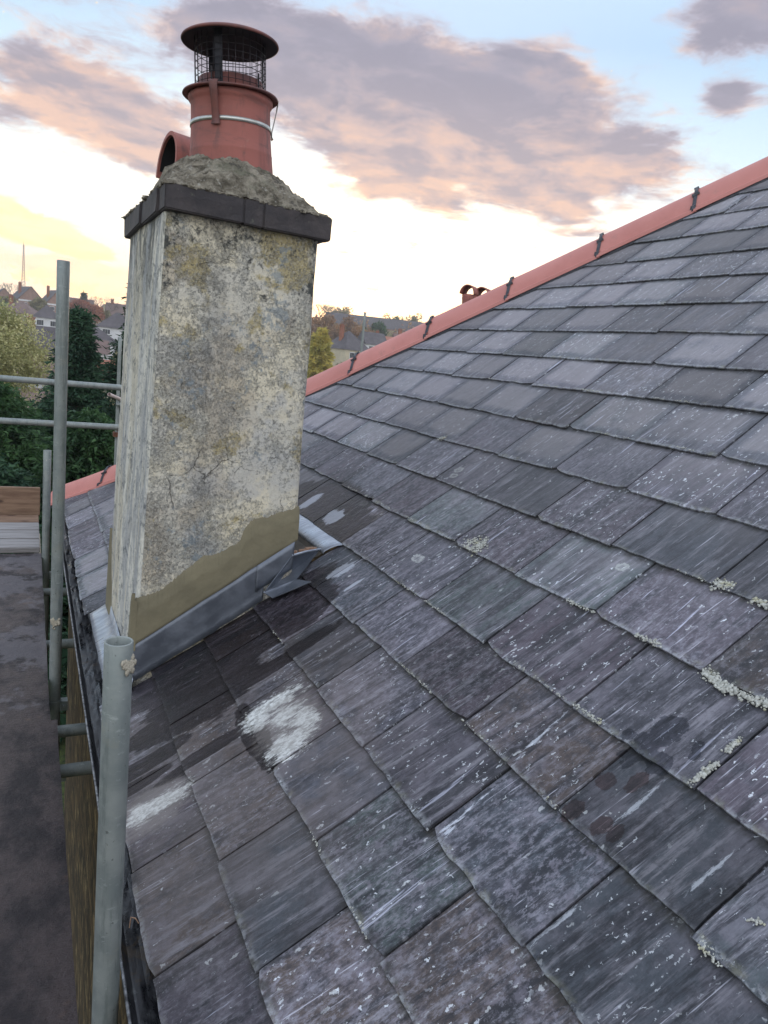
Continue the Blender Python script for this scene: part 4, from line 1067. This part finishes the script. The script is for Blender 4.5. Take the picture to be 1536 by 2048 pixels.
mb = MB(); P_ = [[(x, y, -6.47 + .03 * noise.noise(Vector((x, y, 0)))) for y in np.linspace(-10, 27, 24)] for x in np.linspace(-16, 18, 20)]; mb.grid(P_); mb.build('lawn', 'grass', kind='structure')

# ------------------------------------------------------------------ foliage
def tri_mesh(name, V3):
    n = len(V3) // 3; me = bpy.data.meshes.new(name); me.vertices.add(n * 3); me.loops.add(n * 3); me.polygons.add(n)
    me.vertices.foreach_set('co', np.asarray(V3, dtype=np.float32).ravel()); me.loops.foreach_set('vertex_index', np.arange(n * 3, dtype=np.int32))
    me.polygons.foreach_set('loop_start', np.arange(0, n * 3, 3, dtype=np.int32)); me.polygons.foreach_set('loop_total', np.full(n, 3, dtype=np.int32))
    me.update(); me.validate(); return me
def leaves(C, size, elong=1.6, dirs=None, jit=1.0):
    n = len(C); a = rng.normal(size=(n, 3)) * jit
    if dirs is not None: a = a * .55 + dirs
    a /= np.linalg.norm(a, axis=1)[:, None] + 1e-9
    b_ = np.cross(a, rng.normal(size=(n, 3))); b_ /= np.linalg.norm(b_, axis=1)[:, None] + 1e-9
    s_ = size * (.6 + .8 * rng.random((n, 1)))
    v0 = C - b_ * s_ * .5; v1 = C + b_ * s_ * .5; v2 = C + a * s_ * elong
    return np.stack([v0, v1, v2], 1).reshape(-1, 3)
def trunk(name, base, top, r0, parent, limbs=6, spread=1.5, mat='bark'):
    mb = MB(); base, top = Vector(base), Vector(top); pts = [base.lerp(top, k / 6) + Vector((random.gauss(0, r0 * .4), random.gauss(0, r0 * .4), 0)) * (k > 0) for k in range(7)]
    for k in range(6): mb.tube(pts[k], pts[k + 1], r0 * (1 - k / 7), 7, r0 * (1 - (k + 1) / 7), caps=False)
    for k in range(limbs):
        p = base.lerp(top, .35 + .55 * random.random()); t = random.random() * 6.28; e = p + Vector((math.cos(t) * spread, math.sin(t) * spread, spread * (.5 + random.random() * .5)))
        mb.tube(p, e, r0 * .4, 5, r0 * .12, caps=False)
    mb.build(name, mat, parent)
def broadleaf(name, lab, x, y, ztop, zbot, rad, mat, n=9000, leaf=.18, clumps=46, group=None, cat='tree', ground=None, open_=.55):
    gz = T(x, y) if ground is None else ground
    root = empty(name, (x, y, gz), label=lab, cat=cat, group=group)
    cz = (ztop + zbot) / 2; hz = (ztop - zbot) / 2
    cc = rng.normal(size=(clumps, 3)); cc /= np.linalg.norm(cc, axis=1)[:, None]; cc *= (rng.random((clumps, 1)) ** .45) * .80
    cr = .16 + .24 * rng.random(clumps)
    idx = rng.integers(0, clumps, n); off = rng.normal(size=(n, 3)); off /= np.linalg.norm(off, axis=1)[:, None]; off *= (open_ + (1 - open_) * rng.random((n, 1)))
    C = cc[idx] + off * cr[idx][:, None]
    C = C * np.array([rad, rad, hz]) + np.array([x, y, cz])
    link('crown', tri_mesh('crown', leaves(C, leaf)), mat, root)
    trunk('trunk', (x, y, gz - .1), (x, y, cz + hz * .5), max(.07, rad * .055), root, 7, rad * .5)
    return root
def conifer(name, lab, x, y, ztop, rad, mat='leaf_dark', gz=-6.5, br=260, sp=15, leaf=.10, group=None, zbot=None, power=.75):
    root = empty(name, (x, y, gz), label=lab, cat='tree', group=group); zb = gz + .6 if zbot is None else zbot; H = ztop - zb
    Cs, Ds = [], []
    for k in range(br):
        t = (k + random.random()) / br; t = t ** .9; th = random.random() * 6.283; Rm = rad * ((1 - t) ** power) * (.38 + .85 * random.random()) + .08
        d = np.array([math.cos(th), math.sin(th), 0]); z0 = zb + H * t
        m_ = max(4, int(sp * (.4 + Rm / rad)))
        for j in range(m_):
            f = .25 + .75 * (j + random.random()) / m_; side = (1 - f) * .35 * Rm + .05
            p = np.array([x, y, z0]) + d * Rm * f + np.array([-d[1], d[0], 0]) * random.gauss(0, side * .5) + np.array([0, 0, Rm * (.28 * f - .34 * f * f) + random.gauss(0, .06)])
            q = 7
            C = p + rng.normal(size=(q, 3)) * np.array([.10, .10, .05]) * (rad / 2.0) ** .3
            Cs.append(C); Ds.append(np.tile(d * .9 + np.array([0, 0, -.15]), (q, 1)))
    C = np.concatenate(Cs); Dd = np.concatenate(Ds)
    link('crown', tri_mesh('crown', leaves(C, leaf, 2.4, Dd)), mat, root)
    trunk('trunk', (x, y, gz - .1), (x, y, ztop - .25), max(.05, rad * .06), root, 0)
    return root
# trees close behind the house
conifer('conifer_tree', 'slender dark conifer whose feathery tip rises between the scaffold pole and the chimney', 1.12, 20.5, .35, 2.5, 'leaf_dark', br=520, sp=24, leaf=.052, power=1.15)
conifer('conifer_tree', 'taller dark conifer hard against the left edge of the chimney', 2.85, 21.5, 1.55, 2.9, 'leaf_dark', br=520, sp=26, leaf=.052, power=1.05)
conifer('conifer_tree', 'mid-green bushy conifer filling the space behind the guard rails at far left', -.75, 17.0, -1.25, 2.3, 'leaf_mid', br=480, sp=26, leaf=.050, power=.55)
conifer('conifer_tree', 'low dark conifer in front of the others, under the lower guard rail', 1.0, 14.5, -1.55, 1.5, 'leaf_mid', br=420, sp=26, leaf=.045, power=.5)
conifer('conifer_tree', 'small rounded dark conifer at the frame edge beyond the toe board', -.9, 13.2, -2.1, 1.7, 'leaf_dark', br=420, sp=26, leaf=.045, power=.4)
conifer('conifer_tree', 'dark conifer mostly hidden behind the chimney foot', 3.9, 17.5, -.6, 2.0, 'leaf_dark', br=260, sp=15, leaf=.06, power=.6)
broadleaf('autumn_tree', 'yellow-green autumn tree at the left edge of the picture', -1.75, 40.0, 1.15, -4.6, 3.1, 'leaf_gold', 34000, .075, 90, ground=-8, open_=.4)
conifer('golden_poplar', 'narrow golden poplar immediately right of the chimney', 33.9, 92.0, 3.3, 2.3, 'leaf_yellow', gz=-9, br=420, sp=18, leaf=.17, zbot=-7.5, power=.45)
# undergrowth between the trunks: nobody could count it
n = 16000; C = np.c_[rng.uniform(-9, 12, n), rng.uniform(11.5, 27, n), np.zeros(n)]
C[:, 2] = -6.4 + rng.random(n) ** 1.2 * (1.9 + 1.2 * np.sin(C[:, 0] * 1.3) * np.cos(C[:, 1] * .8))
link('undergrowth', tri_mesh('undergrowth', leaves(C, .22, 1.8)), 'leaf_dark', None, kind='stuff', label='dark evergreen undergrowth between the conifers below the scaffold', cat='undergrowth')

# ------------------------------------------------------------------ distant houses
def house_at(name, lab, x, y, wd, dp, wall_h, roof_h, rot=0, kind='hip', wall='wall_brick', rf='roof_dark', zt=None, win=2, floors=2, chim_=1, group=None, base=None, lit=False, band=False):
    gz = T(x, y) if base is None else base
    if zt is not None: gz = zt - wall_h - roof_h
    depth_down = max(0.0, gz - T(x, y)) + .5
    root = empty(name, (x, y, gz), label=lab, cat='house', group=group); M = Matrix.Translation((x, y, gz)) @ Matrix.Rotation(R(rot), 4, 'Z')
    a, b_ = wd / 2, dp / 2
    mb = MB(); mb.box((-a, -b_, -depth_down), (a, b_, wall_h), M=M); wobj = None
    if kind.startswith('gable'):
        ax = kind[-1]
        if ax == 'x':
            mb.addv([tuple(M @ Vector(p)) for p in [(-a, -b_, wall_h), (-a, b_, wall_h), (-a, 0, wall_h + roof_h), (a, -b_, wall_h), (a, b_, wall_h), (a, 0, wall_h + roof_h)]], [(0, 2, 1), (3, 4, 5)])
        else:
            mb.addv([tuple(M @ Vector(p)) for p in [(-a, -b_, wall_h), (a, -b_, wall_h), (0, -b_, wall_h + roof_h), (-a, b_, wall_h), (a, b_, wall_h), (0, b_, wall_h + roof_h)]], [(0, 1, 2), (3, 5, 4)])
    mb.build('wall', wall, root)
    e = .35; mb = MB(); A, B = a + e, b_ + e; z0 = wall_h - .12; z1 = wall_h + roof_h + .12
    if kind == 'hip':
        rl = max(0.0, A - B); rw = max(0.0, B - A)
        vs = [(-A, -B, z0), (A, -B, z0), (A, B, z0), (-A, B, z0), (-rl, -rw, z1), (rl, -rw, z1), (rl, rw, z1), (-rl, rw, z1)]
        fs = [(0, 1, 5, 4), (1, 2, 6, 5), (2, 3, 7, 6), (3, 0, 4, 7), (4, 5, 6, 7)]
    elif kind == 'gablex':
        vs = [(-A, -B, z0), (A, -B, z0), (A, B, z0), (-A, B, z0), (-A, 0, z1), (A, 0, z1)]; fs = [(0, 1, 5, 4), (2, 3, 4, 5), (0, 4, 3), (1, 2, 5)]
    else:
        vs = [(-A, -B, z0), (A, -B, z0), (A, B, z0), (-A, B, z0), (0, -B, z1), (0, B, z1)]; fs = [(0, 4, 5, 3), (1, 2, 5, 4)]
        vs += [(-A, -B, z0 - .2), (A, -B, z0 - .2)]
    mb.addv([tuple(M @ Vector(v)) for v in vs], fs); ro = mb.build('roof', rf, root)
    for k in range(chim_):
        cx_ = (-a * .55 if k == 0 else a * .7); mb = MB(); mb.box((cx_ - .45, -.35, wall_h + roof_h * .4), (cx_ + .45, .35, wall_h + roof_h + 1.1), M=M); mb.box((cx_ - .55, -.45, wall_h + roof_h + 1.1), (cx_ + .55, .45, wall_h + roof_h + 1.25), M=M)
        for q in (-.2, .2): mb.tube(M @ Vector((cx_ + q, 0, wall_h + roof_h + 1.2)), M @ Vector((cx_ + q, 0, wall_h + roof_h + 1.6)), .13, 8)
        mb.build('chimney', 'chimney_brick', ro)
    if band:
        mb = MB(); mb.box((-a - .06, -b_ - .06, wall_h - .75), (a + .06, -b_ + .02, wall_h - .15), M=M); mb.build('white_parapet', 'trim_white', root)
    for f in range(floors):
        zc = wall_h * (f + .55) / floors
        for k in range(win):
            xc = -a + wd * (k + .5) / win; ww = min(1.7, wd / win * .55); hh = min(1.5, wall_h / floors * .52)
            mb = MB()
            mb.box((xc - ww / 2, -b_ - .05, zc - hh / 2), (xc + ww / 2, -b_ + .02, zc + hh / 2), M=M)
            fr = mb.build('window', 'trim_white', root)
            mb = MB()
            for (p, q) in ((-.44, -.16), (-.14, .14), (.16, .44)): mb.box((xc + ww * p, -b_ - .062, zc - hh * .40), (xc + ww * q, -b_ - .03, zc + hh * .40), M=M)
            mb.build('pane', 'lit_window' if (lit and k == win - 1 and f == floors - 1) else 'glass_dark', fr)
    return root
H = house_at
G1 = 'houses on the far hillside, left'
H('hillside_house', 'dark-gabled brick house on the skyline at the extreme left', -9.2, 330, 8, 10, 7.5, 4.5, 8, 'gabley', 'wall_brick', 'roof_dark', 12.2, band=True)
H('hillside_house', 'tall dark-roofed house on the skyline right under the mast', -.9, 325, 9, 10, 8.5, 4.8, 18, 'gabley', 'wall_brick', 'roof_dark', 13.8, band=True)
H('hillside_house', 'steep-gabled brick house with white bay, partly behind the tall scaffold pole', 8.6, 322, 8, 10, 8.5, 5.0, 14, 'gabley', 'wall_brick', 'roof_dark', 13.6, band=True)
H('hillside_house', 'long low reddish roof on the skyline above the copper tree', 17.5, 335, 12, 8, 6, 3, 0, 'gablex', 'wall_white', 'roof_brown', 12.2, chim_=0)
H('hillside_house', 'brown hipped roof over a brick house with white window strips, below the mast', -2.0, 225, 9, 8, 6, 3, -20, 'hip', 'wall_stock', 'roof_brown', 5.6, win=3)
H('hillside_house', 'white upper wall under a black roof just left of the tall pole', 3.9, 205, 6, 7, 6, 3, 0, 'hip', 'wall_white', 'roof_dark', 5.0, chim_=0)
H('hillside_house', 'lilac-grey slate roof with an orange brick stack, left of the tall pole', 1.6, 125, 5.5, 7, 5.5, 3.6, 25, 'gablex', 'wall_cream', 'roof_dark', -.2)
H('hillside_house', 'lower roof with a red brick stack behind the yellow-green tree', .2, 92, 6, 7, 5, 2.6, 10, 'gablex', 'wall_white', 'roof_brown', -3.3)
H('hillside_house', 'small cream gabled house beside the copper tree', 24.4, 295, 5, 7, 6, 3.6, 0, 'gabley', 'wall_cream', 'roof_brown', 9.8, chim_=0, win=1)
H('hillside_house', 'white house under a black hipped roof touching the chimney edge', 17.8, 178, 8, 7, 4.5, 3.2, -12, 'hip', 'wall_white', 'roof_dark', 4.4, win=2, chim_=0)
H('hillside_house', 'dark roof above a white wall seen between the two conifers', 9.9, 150, 8, 8, 5.2, 3.2, 12, 'hip', 'wall_white', 'roof_dark', 1.6, chim_=1)
H('hillside_house', 'white rendered gable low between the conifers', 7.6, 112, 4.2, 6, 5, 1.6, 0, 'gablex', 'wall_white', 'roof_brown', -1.2)
H('hillside_house', 'orange tiled roof fragment low among the conifers', 7.2, 98, 6, 6, 4, 2.4, 30, 'gablex', 'wall_cream', 'roof_red', -3.4, chim_=0)
H('hillside_house', 'brown roofed house behind the bare tree near the chimney', 28.5, 285, 8, 8, 6, 4, 0, 'gablex', 'wall_brick', 'roof_brown', 10.2)
H('hillside_house', 'pale low house under the yellow-green tree at the left edge', -1.0, 72, 5, 6, 3.6, 1.8, 0, 'gablex', 'wall_cream', 'roof_brown', -5.5, chim_=0)
# right of the chimney
H('hillside_terrace', 'long dark-roofed terrace along the skyline right of the chimney', 156, 330, 62, 10, 6, 4.8, -24, 'gablex', 'wall_brick', 'roof_dark', 20.6, win=12, chim_=0, lit=True)
H('hillside_house', 'white gabled dormer front in the long terrace', 166, 318, 6, 5, 6, 3, -24, 'gabley', 'wall_white', 'roof_dark', 17.8, chim_=0, win=2, lit=True)
H('hillside_house', 'dark hipped roof over cream walls just right of the golden poplar', 69.5, 170, 8.6, 8, 6, 4.2, 22, 'hip', 'wall_cream', 'roof_dark', 6.4, win=2)
H('hillside_house', 'small grey-roofed house beside the lone pole', 82.5, 185, 6, 7, 5, 3, 0, 'gablex', 'wall_white', 'roof_dark', 7.4, chim_=0)
H('hillside_house', 'red tiled gable right of the lone pole', 88.5, 190, 8, 7, 5, 3.2, -30, 'gablex', 'wall_brick', 'roof_red', 7.0)
H('hillside_house', 'brown tiled roof with a stack, touching the hip tiles', 96, 192, 7, 7, 5, 3.5, -10, 'gablex', 'wall_brick', 'roof_brown', 8.3)
# trees on the hill
broadleaf('copper_tree', 'rust-red rounded tree on the hillside between pole and chimney', 15.3, 258, 9.8, 1.5, 6.6, 'leaf_copper', 9000, .45, 60)
broadleaf('ochre_tree', 'ochre tree in front of the skyline houses below the mast', 3.0, 300, 9.8, 3, 3.4, 'leaf_olive', 3000, .5, 26)
broadleaf('ochre_tree', 'ochre tree by the white strip windows at the far left', -7.2, 290, 9.0, 2, 3.6, 'leaf_olive', 3000, .5, 26)
broadleaf('green_tree', 'dull green tree below the far-left skyline houses', -5.8, 235, 5.2, -1, 4.5, 'leaf_green', 3000, .45, 26)
broadleaf('pale_tree', 'thin straw-coloured tree right of the copper tree', 21.3, 262, 7.6, 2, 2.6, 'leaf_olive', 2200, .4, 22, open_=.8)
conifer('small_fir', 'tiny pointed fir on the skyline roofline', 19.6, 328, 14.2, 1.6, 'leaf_dark', gz=3, br=70, sp=6, leaf=.5)
tl = ['bronze leafy tree nearest the chimney, under the skyline', 'orange-brown tree left of the lone pole', 'orange tree reaching up beside the lone pole', 'dark brown tree behind the orange ones']
for (x, y, zt, zb, r_, mt), lb in zip([(80, 215, 12.5, 0, 6.5, 'leaf_orange'), (88.5, 218, 12.8, 1, 6.5, 'leaf_orange'), (96.5, 222, 12.0, 0, 6.0, 'leaf_orange'), (84, 250, 15.0, 4, 7, 'leaf_copper')], tl):
    broadleaf('autumn_tree', lb, x, y, zt, zb, r_, mt, 6000, .42, 44, group='autumn trees right of the chimney')
broadleaf('green_tree', 'bright green round tree right of the lone pole', 97.0, 212, 8.6, 1, 5, 'leaf_green', 5000, .4, 36)
broadleaf('green_tree', 'dark green tree rising behind the bright green one', 104, 232, 13.4, 3, 5, 'leaf_mid', 5000, .45, 36)
broadleaf('green_tree', 'dark hedge-like tree below the terrace, close to the hip', 118, 236, 10.8, 3, 7, 'leaf_mid', 5000, .5, 40)
sk = ['green bushy tree on the skyline past the lone pole', 'thin bare-crowned tree on the skyline, left of the terrace end', 'olive tree on the skyline above the terrace', 'loose olive tree on the skyline nearest the hip tiles', 'dark green skyline tree right where the hip begins to hide it']
for (x, y, zt, r_, mt, op), lb in zip([(168, 352, 26, 7, 'leaf_green', .6), (141, 355, 26.5, 6, 'leaf_olive', .85), (181, 354, 27, 6, 'leaf_olive', .8), (196, 352, 28.5, 7, 'leaf_olive', .75), (207, 350, 28, 6, 'leaf_mid', .6)], sk):
    broadleaf('skyline_tree', lb, x, y, zt, 14, r_, mt, 2600, .5, 34, group='trees along the right skyline', open_=op)
def bare_tree(name, lab, x, y, ztop, rad, mat='twig'):
    gz = T(x, y); root = empty(name, (x, y, gz), label=lab, cat='tree'); mb = MB(); H_ = ztop - gz
    mb.tube((x, y, gz - .2), (x, y, gz + H_ * .35), .35, 6, .25)
    mb.build('trunk', 'bark', root); mb = MB()
    def grow(p, d, L, r_, dep):
        e = p + d * L; mb.tube(p, e, r_, 4, r_ * .6, caps=False)
        if dep == 0: return
        for _ in range(3 if dep > 1 else 4):
            dd = (d + Vector((random.gauss(0, .45), random.gauss(0, .45), random.gauss(.05, .25)))).normalized(); grow(e, dd, L * .72, r_ * .6, dep - 1)
    for k in range(6):
        t = k * 1.05; grow(Vector((x, y, gz + H_ * .32)), Vector((math.cos(t) * .7, math.sin(t) * .7, 1)).normalized(), H_ * .22, .16, 4)
    mb.build('crown', mat, root)
bare_tree('bare_tree', 'bare rounded tree on the skyline left of the chimney', 22.8, 282, 13.6, 4)
bare_tree('bare_tree', 'bare twiggy tree at the foot of the mast', -5.5, 345, 17.0, 4)
bare_tree('bare_tree', 'bare spreading tree on the skyline immediately right of the chimney', 131, 345, 25.5, 5)
bare_tree('bare_tree', 'dark leafless tree against the right edge of the chimney', 121, 330, 24.5, 5, 'bark')
# woodland and gardens filling the slopes
def mass(name, lab, n, az0, az1, d0, d1, h, size, mat):
    a = np.radians(rng.uniform(az0, az1, n)); d = np.sqrt(rng.uniform(d0 ** 2, d1 ** 2, n)); x = d * np.sin(a); y = d * np.cos(a)
    z = np.array([T(p, q) for p, q in zip(x, y)]); hh = np.array([max(0, .35 + noise.noise(Vector((p * .09, q * .09, 3)))) for p, q in zip(x, y)])
    C = np.c_[x, y, z + rng.random(n) ** .7 * h * hh]
    link(name, tri_mesh(name, leaves(C, size, 1.3)), mat, None, kind='stuff', label=lab, cat='woodland')
mass('garden_greenery', 'mixed garden greenery between the hillside houses', 42000, -14, 34, 45, 340, 5.0, .9, 'leaf_olive')
mass('hilltop_woodland', 'far woodland along the hilltop behind the roofs', 16000, -20, 45, 345, 420, 8.5, 1.0, 'leaf_orange')
mass('evergreen_belt', 'dark evergreen belt in the valley', 16000, -16, 36, 38, 110, 4.0, .7, 'leaf_dark')
# transmitter mast
mast = empty('transmitter_mast', (-3.48, 540, 5), label='slender lattice transmitter mast on the hill above the left roofs', cat='mast')
mb = MB(); lv = [(5, 2.2), (23, 1.05), (30, .75), (37, .5), (42, .33), (48, .2)]
for (za, ra), (zb, rb) in zip(lv[:-1], lv[1:]):
    ca = [(-3.48 + sx * ra, 540 + sy * ra, za) for sx, sy in ((-1, -1), (1, -1), (1, 1), (-1, 1))]; cb_ = [(-3.48 + sx * rb, 540 + sy * rb, zb) for sx, sy in ((-1, -1), (1, -1), (1, 1), (-1, 1))]
    for k in range(4):
        mb.tube(ca[k], cb_[k], .17, 5); q = (k + 1) % 4
        for s_ in range(4):
            a1 = Vector(ca[k]).lerp(Vector(cb_[k]), s_ / 4); b1 = Vector(ca[q]).lerp(Vector(cb_[q]), (s_ + 1) / 4); mb.tube(a1, b1, .085, 4)
            mb.tube(Vector(ca[q]).lerp(Vector(cb_[q]), s_ / 4), Vector(ca[k]).lerp(Vector(cb_[k]), (s_ + 1) / 4), .085, 4)
mb.build('lattice', 'mast_steel', mast)
mb = MB(); mb.tube((-3.48, 540, 48), (-3.48, 540, 50.5), .16, 6, .08); mb.build('aerial', 'mast_steel', mast)

# ------------------------------------------------------------------ evening haze over the valley
mb = MB(); mb.box((-690, -690, -16), (690, 690, 62))
hm_ = bpy.data.materials.new('haze'); hm_.use_nodes = True; nt = hm_.node_tree; nt.nodes.clear()
pv = nt.nodes.new('ShaderNodeVolumePrincipled'); ho = nt.nodes.new('ShaderNodeOutputMaterial'); nt.links.new(pv.outputs[0], ho.inputs['Volume'])
pv.inputs['Color'].default_value = (.93, .93, .95, 1); pv.inputs['Density'].default_value = .00060; pv.inputs['Anisotropy'].default_value = .3
MATS['haze'] = hm_
mb.build('haze', 'haze', None, kind='stuff', label='thin pale evening haze over the valley and far hillside', cat='haze')
